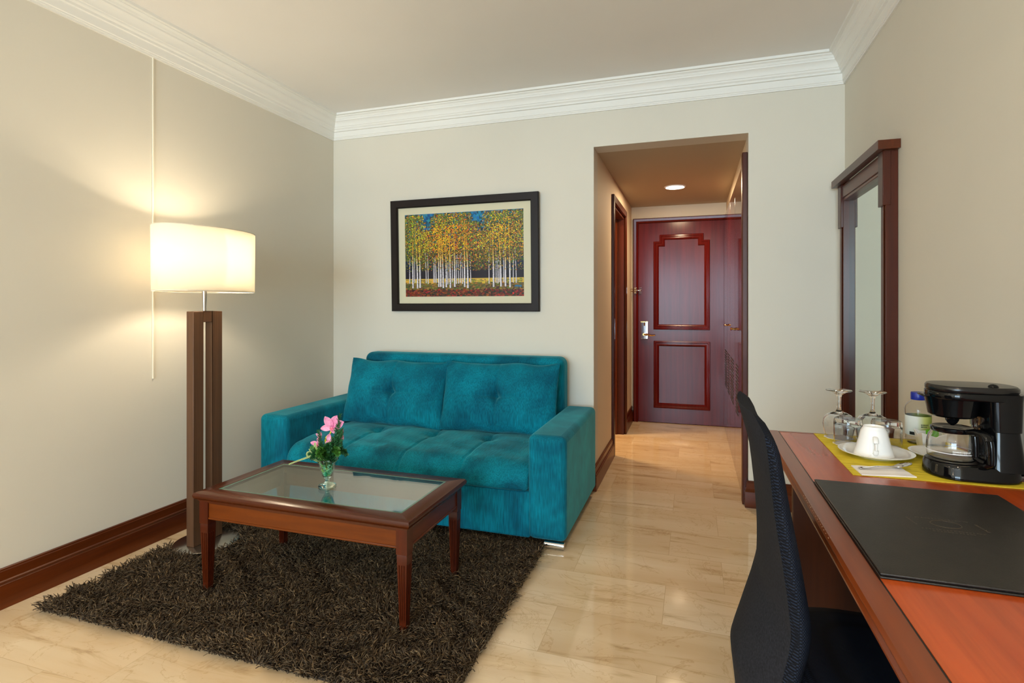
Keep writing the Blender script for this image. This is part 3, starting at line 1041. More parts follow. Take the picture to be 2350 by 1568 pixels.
# ---------------------------------------------------------------- coffee table
def coffee_table():
    cx, cy, zt = 1.152, -1.562, 0.432
    hx, hy = 0.503, 0.264
    r = root('coffee_table', 'mahogany coffee table with glass top standing on the rug', 'coffee table', (cx, cy, 0.011))
    rect = [(cx - hx, cy - hy), (cx + hx, cy - hy), (cx + hx, cy + hy), (cx - hx, cy + hy)]
    pr = [(0.008, zt - 0.030), (0.002, zt - 0.022), (0.0, zt - 0.014), (0.004, zt - 0.004), (0.012, zt), (0.068, zt), (0.068, zt - 0.006), (0.060, zt - 0.012), (0.060, zt - 0.046),
          (0.022, zt - 0.046), (0.022, zt - 0.040), (0.016, zt - 0.038), (0.016, zt - 0.032)]
    # split in four mitred rails so the grain follows each side
    for i in range(4):
        a, b = Vector(rect[i]), Vector(rect[(i + 1) % 4])
        d = (b - a).normalized()
        nrm = Vector((-d.y, d.x))
        bb = B().rings([[(a.x + nrm.x * o + d.x * o, a.y + nrm.y * o + d.y * o, h) for o, h in pr], [(b.x + nrm.x * o - d.x * o, b.y + nrm.y * o - d.y * o, h) for o, h in pr]], True, True, True)
        bb.build('top_rail', M['rail_x'] if i % 2 == 0 else M['rail_y'], r, smooth=40)
    gx, gy = hx - 0.066, hy - 0.066
    gl = B().box(cx - gx, cy - gy, zt - 0.007, cx + gx, cy + gy, zt - 0.001).build('glass_top', M['table_glass'], r, smooth=0)
    e = B().sweep([(cx - gx, cy - gy), (cx + gx, cy - gy), (cx + gx, cy + gy), (cx - gx, cy + gy)], [(0.0, zt - 0.003), (0.0, zt - 0.0005), (0.010, zt - 0.0004), (0.011, zt - 0.001)], flat, closed=True)
    e.build('bevelled_edge', M['glass_edge'], gl, smooth=0)
    lx, ly = 0.462, 0.222
    k = 0.0225
    for sx in (-1, 1):
        B().box(cx + sx * (lx + 0.007) - 0.010, cy - ly, 0.325, cx + sx * (lx + 0.007) + 0.010, cy + ly, zt - 0.040).box(cx + sx * (lx + 0.009) - 0.011, cy - ly, 0.320, cx + sx * (lx + 0.009) + 0.011, cy + ly, 0.328).build('apron', M['table_y'], r, bevel=0.0015)
    for sy in (-1, 1):
        B().box(cx - lx, cy + sy * (ly + 0.007) - 0.010, 0.325, cx + lx, cy + sy * (ly + 0.007) + 0.010, zt - 0.040).box(cx - lx, cy + sy * (ly + 0.009) - 0.011, 0.320, cx + lx, cy + sy * (ly + 0.009) + 0.011, 0.328).build('apron', M['table_x'], r, bevel=0.0015)
    # fluted tapering legs
    def section(h, depth):
        pts = []
        fl_ = [-0.5, 0.0, 0.5]
        for q in range(4):
            ca, sa = math.cos(q * pi / 2), math.sin(q * pi / 2)
            row = [(-h, -h)]
            for f_ in fl_:
                w_ = 0.11 * h
                row += [(f_ * h - w_, -h), (f_ * h - w_ * 0.6, -h + depth), (f_ * h + w_ * 0.6, -h + depth), (f_ * h + w_, -h)]
            for (x, y) in row:
                pts.append((x * ca - y * sa, x * sa + y * ca))
        return pts
    for sx in (-1, 1):
        for sy in (-1, 1):
            ox, oy = cx + sx * lx, cy + sy * ly
            m = B().box(ox - k, oy - k, 0.300, ox + k, oy + k, zt - 0.038)
            rs = []
            for (z, h, d) in ((0.300, 0.0185, 0), (0.294, 0.0205, 0), (0.262, 0.0198, 0), (0.258, 0.0197, 0.0035), (0.06, 0.0138, 0.0035), (0.05, 0.0135, 0), (0.011, 0.0125, 0)):
                rs.append([(ox + x, oy + y, z) for x, y in section(h, d)])
            m.rings(rs, True, True, True)
            m.build('leg', M['table_z'], r, smooth=25)
    # little dark pad under the glass corner
    B().box(cx + gx - 0.075, cy - gy + 0.004, zt - 0.014, cx + gx - 0.02, cy - gy + 0.02, zt - 0.0075).build('glass_pad', M['void'], r, smooth=0)


coffee_table()

# ---------------------------------------------------------------- vase and flowers on the coffee table
VX, VY, VZ = 1.129, -1.583, 0.4316
FR = Vector((0.95, 0.313, 0))     # sideways seen from the sofa's front


def vase():
    r = root('glass_vase', 'small footed glass sundae vase on the coffee table', 'vase', (VX, VY, VZ))
    outer = [(0.0001, 0.0), (0.036, 0.0), (0.0375, 0.003), (0.034, 0.008), (0.016, 0.014), (0.0085, 0.02), (0.008, 0.027), (0.012, 0.033), (0.021, 0.048), (0.029, 0.070), (0.033, 0.092),
             (0.0355, 0.104), (0.043, 0.110), (0.0455, 0.115), (0.044, 0.119)]
    inner = [(0.040, 0.1175), (0.034, 0.110), (0.0305, 0.098), (0.0265, 0.072), (0.0185, 0.050), (0.010, 0.038), (0.0001, 0.036)]
    def ring(prof):
        rs = []
        for rad, z in prof:
            wob = 0.0022 if z > 0.1 else 0.0
            rs.append([(VX + (rad + wob * math.cos(10 * t)) * math.cos(t), VY + (rad + wob * math.cos(10 * t)) * math.sin(t), VZ + z) for t in [2 * pi * q / 80 for q in range(80)]])
        return rs
    B().rings(ring(outer + inner)).build('vase_body', M['vase_glass'], r, smooth=50)
    # gel beads filling the cup
    R = random.Random(9)
    b = B()
    for k in range(120):
        z = R.uniform(0.046, 0.100)
        rad = interp(z, [(0.036, 0.004), (0.05, 0.013), (0.072, 0.021), (0.098, 0.0235)])
        a, q = R.uniform(0, 2 * pi), rad * math.sqrt(R.random())
        b.sphere((VX + q * math.cos(a), VY + q * math.sin(a), VZ + z), R.uniform(0.0032, 0.0048), seg=8)
    o = b.build('gel_beads', M['beads'], origin=(VX, VY, VZ + 0.04))
    tag(o, 'green and yellow gel beads filling the glass vase', 'beads', None, 'stuff')


vase()


def P3(s, d, z):
    """point in the bunch: s sideways (as seen from the room), d towards the window, z above the table"""
    return Vector((VX, VY, VZ)) + FR * s + Vector((0.313, -0.95, 0)) * d + Vector((0, 0, z))


def petal_mesh(b, c, dirv, nrm, length, width, cup=0.25, mi=0):
    dirv = dirv.normalized()
    side = dirv.cross(nrm).normalized()
    nrm = side.cross(dirv).normalized()
    n, m = 8, 6
    vs, fs = [], []
    for i in range(n + 1):
        t = i / n
        wd_ = width * (math.sin(pi * min(1, t * 0.86 + 0.12)) ** 0.75)
        for j in range(m + 1):
            u = -1 + 2 * j / m
            p = c + dirv * (length * t) + side * (wd_ * u * 0.5) + nrm * (cup * length * (0.5 * t * t - 0.5 * t) + 0.16 * width * u * u)
            vs.append(p)
    for i in range(n):
        for j in range(m):
            a = i * (m + 1) + j
            fs.append((a, a + 1, a + m + 2, a + m + 1))
    b.add(vs, fs, mi)


def orchid():
    o = root('orchid_spray', 'pink orchid spray on a yellow stem in the glass vase', 'orchid', tuple(P3(0, 0, 0.06)))
    path = bez([P3(0.0, 0, 0.062), P3(0.0, 0.01, 0.13), P3(0.0, 0.02, 0.205), P3(0.018, 0.024, 0.226), P3(0.030, 0.022, 0.252)], 8)
    B().tube(path, 0.0035, 8).build('stem', M['stem_yellow'], o)
    toward = Vector((0.313, -0.95, 0.15))
    blooms = [((0.028, 0.026, 0.258), [(-0.5, 1.0), (0.55, 1.05), (1.25, 0.55), (-1.25, -0.12), (0.35, -0.6)], [0.055, 0.06, 0.062, 0.045, 0.03], 1.0),
              ((-0.022, 0.020, 0.218), [(-0.8, 0.6), (0.2, 0.8), (-0.5, -0.7)], [0.022, 0.02, 0.022], 0.8),
              ((0.012, 0.022, 0.200), [(0.3, 1.0), (0.9, 0.2), (-0.2, -1.0)], [0.034, 0.028, 0.032], 0.9),
              ((-0.034, 0.018, 0.186), [(-1.0, 0.25), (0.4, 0.6), (0.6, -0.5), (-0.3, -0.8)], [0.03, 0.026, 0.024, 0.02], 0.9),
              ((0.060, 0.012, 0.226), [(0.6, 0.8), (0.5, -0.9), (-0.5, 0.4)], [0.026, 0.030, 0.02], 0.8)]
    for i, (pos, dirs, lens, k) in enumerate(blooms):
        c = P3(*pos)
        b = B()
        for (sx, sz), l in zip(dirs, lens):
            d = FR * sx + Vector((0, 0, sz)) + Vector((0.313, -0.95, 0)) * 0.25
            petal_mesh(b, c, d, toward, l, l * 0.62, 0.3)
        bl = b.build('blossom', M['petal'], o, smooth=60, solid=0.0007)
        lp = B()
        petal_mesh(lp, c + toward * 0.003, FR * 0.1 + Vector((0, 0, -0.9)) + toward * 0.4, toward, 0.018 * k, 0.016 * k, 0.5)
        lp.build('lip', M['lip'], bl, smooth=60, solid=0.0006)


orchid()


def frond(name, label, cat, group, path, mat, lmax, dens, seed, needle):
    """a leafy sprig: stem with many small leaflets along it, one thing"""
    R = random.Random(seed)
    pts = bez(path, 14)
    o = root(name, label, cat, tuple(path[0]), group)
    B().tube(pts, [0.0015 * (1 - 0.7 * i / len(pts)) + 0.0003 for i in range(len(pts))], 5).build('stem', mat, o)
    b = B()
    n = int(len(pts) * dens)
    for k in range(n):
        t = 0.12 + 0.88 * k / n
        i = min(int(t * (len(pts) - 1)), len(pts) - 2)
        p = pts[i].lerp(pts[i + 1], t * (len(pts) - 1) - i)
        tan = (pts[i + 1] - pts[i]).normalized()
        l = lmax * (1 - 0.75 * t) * R.uniform(0.6, 1.1) + 0.004
        a = R.uniform(0, 2 * pi)
        u = tan.orthogonal().normalized()
        w = tan.cross(u)
        dv = (tan * R.uniform(0.6, 1.1) + (u * math.cos(a) + w * math.sin(a)) * R.uniform(0.6, 1.0)).normalized()
        sd = dv.cross(Vector((R.uniform(-1, 1), R.uniform(-1, 1), R.uniform(-1, 1)))).normalized()
        ww = l * needle
        b.add([p, p + dv * l * 0.5 + sd * ww, p + dv * l, p + dv * l * 0.5 - sd * ww], [(0, 1, 2, 3)])
        if needle > 0.1:
            for q in (0.45, 0.7):
                for s in (-1, 1):
                    p2 = p + dv * l * q
                    d2 = (dv + sd * s * 1.1).normalized()
                    s2 = d2.cross(sd.cross(dv)).normalized()
                    l2 = l * 0.45
                    b.add([p2, p2 + d2 * l2 * .5 + s2 * ww * .7, p2 + d2 * l2, p2 + d2 * l2 * .5 - s2 * ww * .7], [(0, 1, 2, 3)])
    b.build('leaflets', mat, o, smooth=0)


frond('fern_sprig', 'tall dark green fern sprig rising to the top blossom', 'fern', 'fern sprigs in the vase', [P3(0.01, 0.005, 0.07), P3(0.03, 0.03, 0.16), P3(0.052, 0.036, 0.24), P3(0.068, 0.036, 0.312)], M['leaf'], 0.040, 9, 11, 0.07)
frond('fern_sprig', 'shorter dark fern sprig beside the yellow orchid stem', 'fern', 'fern sprigs in the vase', [P3(-0.005, 0.01, 0.07), P3(-0.012, 0.03, 0.14), P3(-0.016, 0.036, 0.19), P3(-0.026, 0.036, 0.245)], M['leaf'], 0.034, 8, 12, 0.07)
frond('fern_sprig', 'dark fern sprig leaning right under the small pink bud', 'fern', 'fern sprigs in the vase', [P3(0.008, 0.0, 0.07), P3(0.04, 0.02, 0.15), P3(0.06, 0.03, 0.20), P3(0.07, 0.03, 0.25)], M['leaf'], 0.042, 8, 13, 0.07)
RR = random.Random(21)
for k in range(13):
    a = 2 * pi * k / 13 + 0.2
    out = RR.uniform(0.055, 0.10)
    up_ = RR.uniform(-0.01, 0.05)
    s_, d_ = math.cos(a) * out, math.sin(a) * out
    frond('cypress_sprig', 'flat green cypress sprig spreading over the vase rim', 'greenery', 'cypress sprigs round the vase rim',
          [P3(0.006 * math.cos(a), 0.006 * math.sin(a), 0.08), P3(s_ * 0.35, d_ * 0.35, 0.145), P3(s_ * 0.75, d_ * 0.75, 0.15 + up_ * 0.8), P3(s_, d_, 0.132 + up_)],
          M['leaf2'] if k % 2 else M['leaf'], 0.036, 3.2, 40 + k, 0.13)


def blade(label, path, w0):
    pts = bez(path, 10)
    o = root('grass_blade', label, 'grass blade', tuple(path[0]), 'variegated grass blades in the vase')
    n = len(pts)
    for nm, mt, ka, kb in (('blade', M['blade'], -0.55, 0.55), ('pale_margin', M['blade_edge'], 0.55, 1.0), ('pale_margin', M['blade_edge'], -1.0, -0.55)):
        vs = []
        for i, p in enumerate(pts):
            t = (pts[min(i + 1, n - 1)] - pts[max(0, i - 1)]).normalized()
            s = t.cross(Vector((0.313, -0.95, 0.3))).normalized()
            w = w0 * (1 - 0.5 * i / n)
            vs += [p + s * w * ka, p + s * w * kb]
        B().add(vs, [(2 * i, 2 * i + 1, 2 * i + 3, 2 * i + 2) for i in range(n - 1)]).build(nm, mt, o, smooth=60, solid=0.0008)


blade('striped grass blade pointing left with cut end', [P3(-0.01, 0.01, 0.085), P3(-0.05, 0.022, 0.132), P3(-0.09, 0.024, 0.124), P3(-0.155, 0.024, 0.100)], 0.0045)
blade('striped grass blade looped beside the lower blossom', [P3(-0.005, 0.02, 0.11), P3(-0.016, 0.045, 0.14), P3(-0.030, 0.05, 0.178), P3(-0.036, 0.046, 0.196), P3(-0.040, 0.046, 0.18)], 0.004)
blade('thin pale grass blade curling at the bunch left edge', [P3(-0.01, 0.02, 0.11), P3(-0.03, 0.045, 0.14), P3(-0.05, 0.05, 0.158), P3(-0.060, 0.05, 0.172)], 0.0025)
blade('pale grass blade curled into a small hook at left', [P3(-0.01, 0.02, 0.10), P3(-0.05, 0.045, 0.130), P3(-0.068, 0.05, 0.145), P3(-0.066, 0.05, 0.158), P3(-0.056, 0.05, 0.16)], 0.003)

# ---------------------------------------------------------------- desk along the right wall
DX0, DY1, DY0, DZ = 2.862, -1.372, -3.25, 0.750
def desk():
    r = root('writing_desk', 'long mahogany writing desk along the right wall', 'desk', (3.15, -2.3, 0))
    xw = W - 0.002
    bi = 2.906
    t0 = DZ - 0.028
    # banded rim
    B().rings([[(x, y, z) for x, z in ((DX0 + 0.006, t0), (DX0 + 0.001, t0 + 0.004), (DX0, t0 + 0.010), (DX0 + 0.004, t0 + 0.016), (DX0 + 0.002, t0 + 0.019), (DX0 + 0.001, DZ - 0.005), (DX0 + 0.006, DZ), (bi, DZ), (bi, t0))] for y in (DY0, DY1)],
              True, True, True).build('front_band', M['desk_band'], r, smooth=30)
    R = random.Random(12)
    ch = B()
    for k in range(16):                       # worn chips along the front edge
        y = -2.10 - 0.0165 * k + R.uniform(-.004, .004)
        w, d = R.uniform(0.001, 0.0028), R.uniform(0.003, 0.008)
        ch.add([(DX0 + 0.0035, y, DZ - 0.0022), (DX0 + 0.0055 + w, y - d * 0.3, DZ + 0.0002), (DX0 + 0.0058 + w * 0.7, y - d, DZ + 0.0002), (DX0 + 0.0035, y - d * 0.8, DZ - 0.0022)], [(0, 1, 2, 3)])
    ch.build('worn_chips', plain('bare_worn_wood', (226, 196, 160), 0.7), r, smooth=0)
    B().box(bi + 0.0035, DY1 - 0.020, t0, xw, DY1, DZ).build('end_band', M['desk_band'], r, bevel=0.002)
    B().box(bi, DY0, t0, bi + 0.0035, DY1, DZ - 0.0012).box(bi + 0.0035, DY1 - 0.0245, t0, xw, DY1 - 0.020, DZ - 0.0012).build('inlay_line', M['black_line'], r, smooth=0)
    B().box(bi + 0.0035, DY0, t0, xw, DY1 - 0.0245, DZ).build('top_panel', M['desk_top'], r, smooth=0)
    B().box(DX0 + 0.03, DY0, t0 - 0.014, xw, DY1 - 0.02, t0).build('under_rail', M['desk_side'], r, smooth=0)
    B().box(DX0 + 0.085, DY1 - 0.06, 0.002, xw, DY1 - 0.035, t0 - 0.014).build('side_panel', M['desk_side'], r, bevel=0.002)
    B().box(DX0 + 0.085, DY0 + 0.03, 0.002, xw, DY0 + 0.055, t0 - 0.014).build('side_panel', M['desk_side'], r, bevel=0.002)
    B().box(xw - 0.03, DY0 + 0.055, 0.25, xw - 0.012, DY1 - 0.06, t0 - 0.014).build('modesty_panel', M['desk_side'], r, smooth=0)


desk()

# ---------------------------------------------------------------- task chair
def chair():
    r = root('task_chair', 'black fabric task chair pushed up to the desk', 'chair', (3.0, -2.275, 0))
    yc, hw = -2.275, 0.215
    # profiles against height
    rear_mid = [(0.33, 2.706), (0.38, 2.702), (0.452, 2.694), (0.465, 2.693), (0.51, 2.709), (0.573, 2.731), (0.629, 2.749), (0.66, 2.751), (0.71, 2.752), (0.77, 2.750), (0.83, 2.745), (0.88, 2.738), (0.923, 2.728), (0.96, 2.717), (1.005, 2.706)]
    rear_edge = [(0.33, 2.745), (0.45, 2.755), (0.54, 2.767), (0.58, 2.776), (0.62, 2.780), (0.69, 2.773), (0.754, 2.764), (0.814, 2.755), (0.868, 2.749), (0.924, 2.744), (0.978, 2.737), (1.005, 2.732)]
    front_edge = [(0.33, 2.765), (0.45, 2.780), (0.53, 2.795), (0.56, 2.802), (0.59, 2.809), (0.622, 2.812), (0.65, 2.811), (0.68, 2.806), (0.738, 2.797), (0.79, 2.788), (0.844, 2.778), (0.895, 2.770), (0.932, 2.764), (0.956, 2.759), (0.975, 2.752), (0.99, 2.745), (1.005, 2.735)]
    nz, ns = 40, 28
    def top(s):
        return 0.996 - 0.030 * max(0, abs(s) - 0.80) / 0.2
    def half(z):
        return hw * interp(z, [(0.33, 0.88), (0.5, 0.97), (0.62, 1.0), (0.80, 0.98), (0.92, 0.96), (0.97, 0.92), (1.0, 0.86)])
    rear, front = [], []
    for i in range(nz + 1):
        t = i / nz
        rr, ff = [], []
        for j in range(ns + 1):
            s = -1 + 2 * j / ns
            z = 0.33 + (top(s) - 0.33) * t
            y = yc + s * half(z)
            xm, xe, xf = interp(z, rear_mid), interp(z, rear_edge), interp(z, front_edge)
            k = abs(s) ** 2.2
            xr_ = xm + (xe - xm) * k
            thick = (xf - xe)
            thm = interp(z, [(0.33, 0.04), (0.48, 0.06), (0.62, 0.06), (0.8, 0.045), (0.93, 0.04), (1.0, 0.025)])
            rnd = math.sqrt(max(0.0, 1 - max(0, (z - (top(s) - 0.03)) / 0.03) ** 2))
            x_f = xr_ + (thm + (thick - thm) * k) * rnd
            rr.append((xr_, y, z))
            # front wraps round the sides
            ff.append((x_f, yc + s * (half(z) + 0.0), z))
        rear.append(rr)
        front.append(ff)
    sh = B().rings(rear, False)
    sh.build('back_cover', M['chair_cloth'], r, smooth=60)
    f = B()
    # side wraps: near and far edge strips belong to the mesh panel
    f.rings(front, False)
    for j in (0, ns):
        strip = []
        for i in range(nz + 1):
            a, b = Vector(rear[i][j]), Vector(front[i][j])
            sg = -1 if j == 0 else 1
            strip.append([a.lerp(b, q / 6) + Vector((0, sg * 0.016 * math.sin(pi * q / 6) * min(1, (nz - i) / 3), 0)) for q in range(7)])
        f.rings(strip, False)
    topstrip = [[Vector(rear[nz][j]).lerp(Vector(front[nz][j]), q / 4) for q in range(5)] for j in range(ns + 1)]
    f.rings(topstrip, False)
    f.rings([[Vector(rear[0][j]), Vector(front[0][j])] for j in range(ns + 1)], False)
    f.build('mesh_panel', M['chair_mesh'], r, smooth=50)
    # seat
    st = B()
    rs = []
    for (z, k) in ((0.402, 0.90), (0.412, 0.97), (0.440, 1.0), (0.458, 0.985), (0.472, 0.93), (0.479, 0.80), (0.482, 0.5), (0.482, 0.01)):
        ring = []
        for q in range(48):
            a = 2 * pi * q / 48
            ca_, sa_ = math.cos(a), math.sin(a)
            ring.append((3.015 + k * 0.225 * math.copysign(abs(ca_) ** 0.55, ca_), yc + k * 0.225 * math.copysign(abs(sa_) ** 0.55, sa_), z))
        rs.append(ring)
    st.rings(rs, True, True, True).build('seat', M['chair_mesh'], r, smooth=60)
    B().lathe([(0.03, 0.09), (0.03, 0.2), (0.02, 0.2), (0.02, 0.39), (0.06, 0.395), (0.06, 0.403)], (3.02, yc, 0), 20, cap0=True, cap1=True).build('gas_column', M['caster'], r)
    B().tube(bez([(3.0, yc, 0.392), (2.86, yc, 0.385), (2.79, yc, 0.40), (2.75, yc, 0.44)], 6), 0.018, 8).build('back_bracket', M['caster'], r)
    for k in range(5):
        a = 2 * pi * k / 5 + 0.3
        ex, ey = 3.02 + 0.26 * math.cos(a), yc + 0.26 * math.sin(a)
        lg = B().tube([(3.02, yc, 0.10), ((3.02 + ex) / 2, (yc + ey) / 2, 0.088), (ex, ey, 0.066)], [0.026, 0.021, 0.016], 8).build('base_arm', M['caster'], r)
        d = Vector((-math.sin(a), math.cos(a), 0))
        c = Vector((ex, ey, 0.0265))
        B().tube([c - d * 0.022, c + d * 0.022], 0.026, 16).build('caster', M['caster'], lg)


chair()

# ---------------------------------------------------------------- things on the desk
ZT = DZ + 0.0003
mat_o = B().box(3.020, -1.889, ZT, 3.415, -1.390, ZT + 0.0015).build('placemat', M['placemat'], smooth=0, origin=(3.2, -1.65, ZT))
tag(mat_o, 'yellow woven placemat at the far end of the desk', 'placemat')
ZM = ZT + 0.0017


def doily(c, rad, rz, label):
    b = B()
    n = 64
    ring = [(c[0] + rad * (1 + 0.05 * math.cos(12 * 2 * pi * k / n)) * math.cos(2 * pi * k / n), c[1] + rad * (1 + 0.05 * math.cos(12 * 2 * pi * k / n)) * math.sin(2 * pi * k / n)) for k in range(n)]
    b.rings([[(x, y, ZM) for x, y in ring], [(x, y, ZM + 0.0008) for x, y in ring]], True, True, True)
    tag(b.build('paper_doily', M['paper'], smooth=0, origin=(c[0], c[1], ZM)), label, 'doily', 'paper doilies under the glasses')


ZG = ZM + 0.001
doily((3.089, -1.432), 0.044, 0, 'white paper doily under the goblet near the desk end')
doily((3.188, -1.434), 0.044, 0, 'white paper doily under the goblet in front of the mirror')
doily((3.094, -1.524), 0.042, 0, 'white paper doily under the clear tumbler left of the cup')
doily((3.200, -1.532), 0.043, 0, 'white paper doily under the clear tumbler right of the cup')


def goblet(c, label):
    r = root('wine_glass', label, 'wine glass', (c[0], c[1], ZG), 'upturned wine glasses on the placemat')
    # upside down: rim on the mat, foot in the air
    outer = [(0.040, 0.0), (0.046, 0.02), (0.049, 0.045), (0.047, 0.062), (0.038, 0.076), (0.022, 0.084), (0.010, 0.089), (0.0062, 0.097), (0.0055, 0.118), (0.0065, 0.136), (0.010, 0.146), (0.022, 0.154), (0.038, 0.1585), (0.0405, 0.160), (0.0385, 0.162), (0.0001, 0.163)]
    inner = [(0.0001, 0.083), (0.020, 0.081), (0.0365, 0.0735), (0.0455, 0.060), (0.0475, 0.045), (0.0445, 0.02), (0.0388, 0.0)]
    B().lathe([p for p in inner] + outer, (c[0], c[1], ZG), 48).build('glass_body', M['glass'], r, smooth=50)
    return r


goblet((3.089, -1.432), 'upturned wine glass nearest the far desk edge')
goblet((3.188, -1.434), 'upturned wine glass in front of the mirror')


def tumbler(c, rad, h, label):
    out = [(rad, 0.0), (rad * 1.0, h * 0.8), (rad * 0.985, h * 0.93), (rad * 0.93, h), (0.0001, h)]
    inn = [(0.0001, h - 0.012), (rad * 0.80, h - 0.013), (rad * 0.93, h - 0.020), (rad - 0.0025, h * 0.6), (rad - 0.0022, 0.0)]
    o = B().lathe(inn + [(rad - 0.001, -0.0002)] + out, (c[0], c[1], ZG + 0.0002), 48).build('tumbler', M['glass'], smooth=40, origin=(c[0], c[1], ZG))
    tag(o, label, 'tumbler', 'upturned tumblers behind the cup')


tumbler((3.094, -1.524), 0.0405, 0.082, 'upturned clear tumbler left of the coffee cup')
tumbler((3.200, -1.532), 0.0425, 0.084, 'upturned clear tumbler right of the coffee cup')


def saucer(c, rad, label):
    o = B().lathe([(0.0001, 0.0), (rad * 0.52, 0.0), (rad * 0.54, 0.003), (rad * 0.75, 0.008), (rad * 0.985, 0.0155), (rad, 0.018), (rad * 0.98, 0.0185), (rad * 0.75, 0.0115), (rad * 0.56, 0.0072), (rad * 0.40, 0.006), (rad * 0.38, 0.0066), (0.0001, 0.0064)],
                  (c[0], c[1], ZM), 64).build('saucer', M['porcelain'], smooth=60, origin=(c[0], c[1], ZM))
    tag(o, label, 'saucer', 'white saucers on the placemat')


SC = (3.133, -1.668)
saucer(SC, 0.098, 'white saucer under the upturned coffee cup')
saucer((3.309, -1.630), 0.079, 'white saucer half hidden behind the coffee maker')


def cup():
    c = (SC[0] - 0.006, SC[1] - 0.004)
    z0 = ZM + 0.0072
    r = root('coffee_cup', 'white porcelain coffee cup upside down on its saucer', 'cup', (c[0], c[1], z0))
    out = [(0.0515, 0.0), (0.0505, 0.004), (0.046, 0.022), (0.039, 0.048), (0.034, 0.070), (0.0305, 0.077), (0.0285, 0.080), (0.0275, 0.084), (0.0255, 0.084), (0.0250, 0.080), (0.0001, 0.0795)]
    inn = [(0.0001, 0.074), (0.028, 0.073), (0.036, 0.05), (0.0435, 0.022), (0.0490, 0.0)]
    B().lathe(inn + out, (c[0], c[1], z0), 48).build('cup_body', M['porcelain'], r, smooth=50)
    d = Vector((-0.18, -0.983, 0))
    def q(o, z):
        return Vector((c[0], c[1], z0)) + d * o + Vector((0, 0, z))
    B().tube(bez([q(0.036, 0.056), q(0.052, 0.058), q(0.066, 0.048), q(0.068, 0.030), q(0.060, 0.014), q(0.046, 0.012)], 8), 0.0068, 10, flat=0.62).build('handle', M['porcelain'], r)


cup()


def napkin():
    pts = [(3.036, -1.806), (3.040, -1.893), (3.170, -1.873), (3.160, -1.795)]
    n = 14
    rs = []
    R = random.Random(4)
    for lay_ in range(2):
        rows = []
        for i in range(n + 1):
            u = i / n
            row = []
            for j in range(n + 1):
                v_ = j / n
                x = (1 - u) * ((1 - v_) * pts[0][0] + v_ * pts[1][0]) + u * ((1 - v_) * pts[3][0] + v_ * pts[2][0])
                y = (1 - u) * ((1 - v_) * pts[0][1] + v_ * pts[1][1]) + u * ((1 - v_) * pts[3][1] + v_ * pts[2][1])
                z = ZM + 0.0004 + lay_ * (0.0026 + 0.0006 * math.sin(9 * u + 3 * v_) + 0.0004 * math.sin(14 * v_ + u))
                row.append((x, y, z))
            rows.append(row)
        rs.append(rows)
    b = B()
    b.rings(rs[0], False).rings(rs[1], False)
    for e in (lambda k: (k, 0), lambda k: (k, n), lambda k: (0, k), lambda k: (n, k)):
        b.rings([[rs[0][e(k)[0]][e(k)[1]], rs[1][e(k)[0]][e(k)[1]]] for k in range(n + 1)], False)
    tag(b.build('paper_napkin', M['paper'], smooth=50, origin=(3.1, -1.84, ZM)), 'folded white paper napkin under the teaspoon', 'napkin')


napkin()


def spoon():
    a, b_ = Vector((3.046, -1.842, ZM + 0.0060)), Vector((3.185, -1.792, ZM + 0.0065))
    d = (b_ - a).normalized()
    L = (b_ - a).length
    s = Vector((-d.y, d.x, 0))
    rows = []
    n = 30
    for i in range(n + 1):
        t = i / n
        w = interp(t, [(0, 0.0045), (0.04, 0.0058), (0.3, 0.0036), (0.6, 0.0026), (0.66, 0.004), (0.74, 0.0105), (0.84, 0.0135), (0.94, 0.0105), (0.985, 0.005), (1, 0.0012)])
        dep = interp(t, [(0.62, 0), (0.7, 0.002), (0.84, 0.0055), (0.95, 0.003), (1, 0.0)])
        arch = interp(t, [(0, 0.0), (0.35, 0.004), (0.62, 0.003), (0.72, 0.004), (1, 0.012)])
        row = []
        for j in range(9):
            u = -1 + j / 4
            row.append(a + d * L * t + s * w * u + Vector((0, 0, arch - dep * (1 - u * u))))
        rows.append(row)
    tag(B().rings(rows, False).build('teaspoon', M['chrome'], smooth=60, solid=0.0014, origin=tuple(a)), 'small steel teaspoon lying on the paper napkin', 'spoon')


spoon()


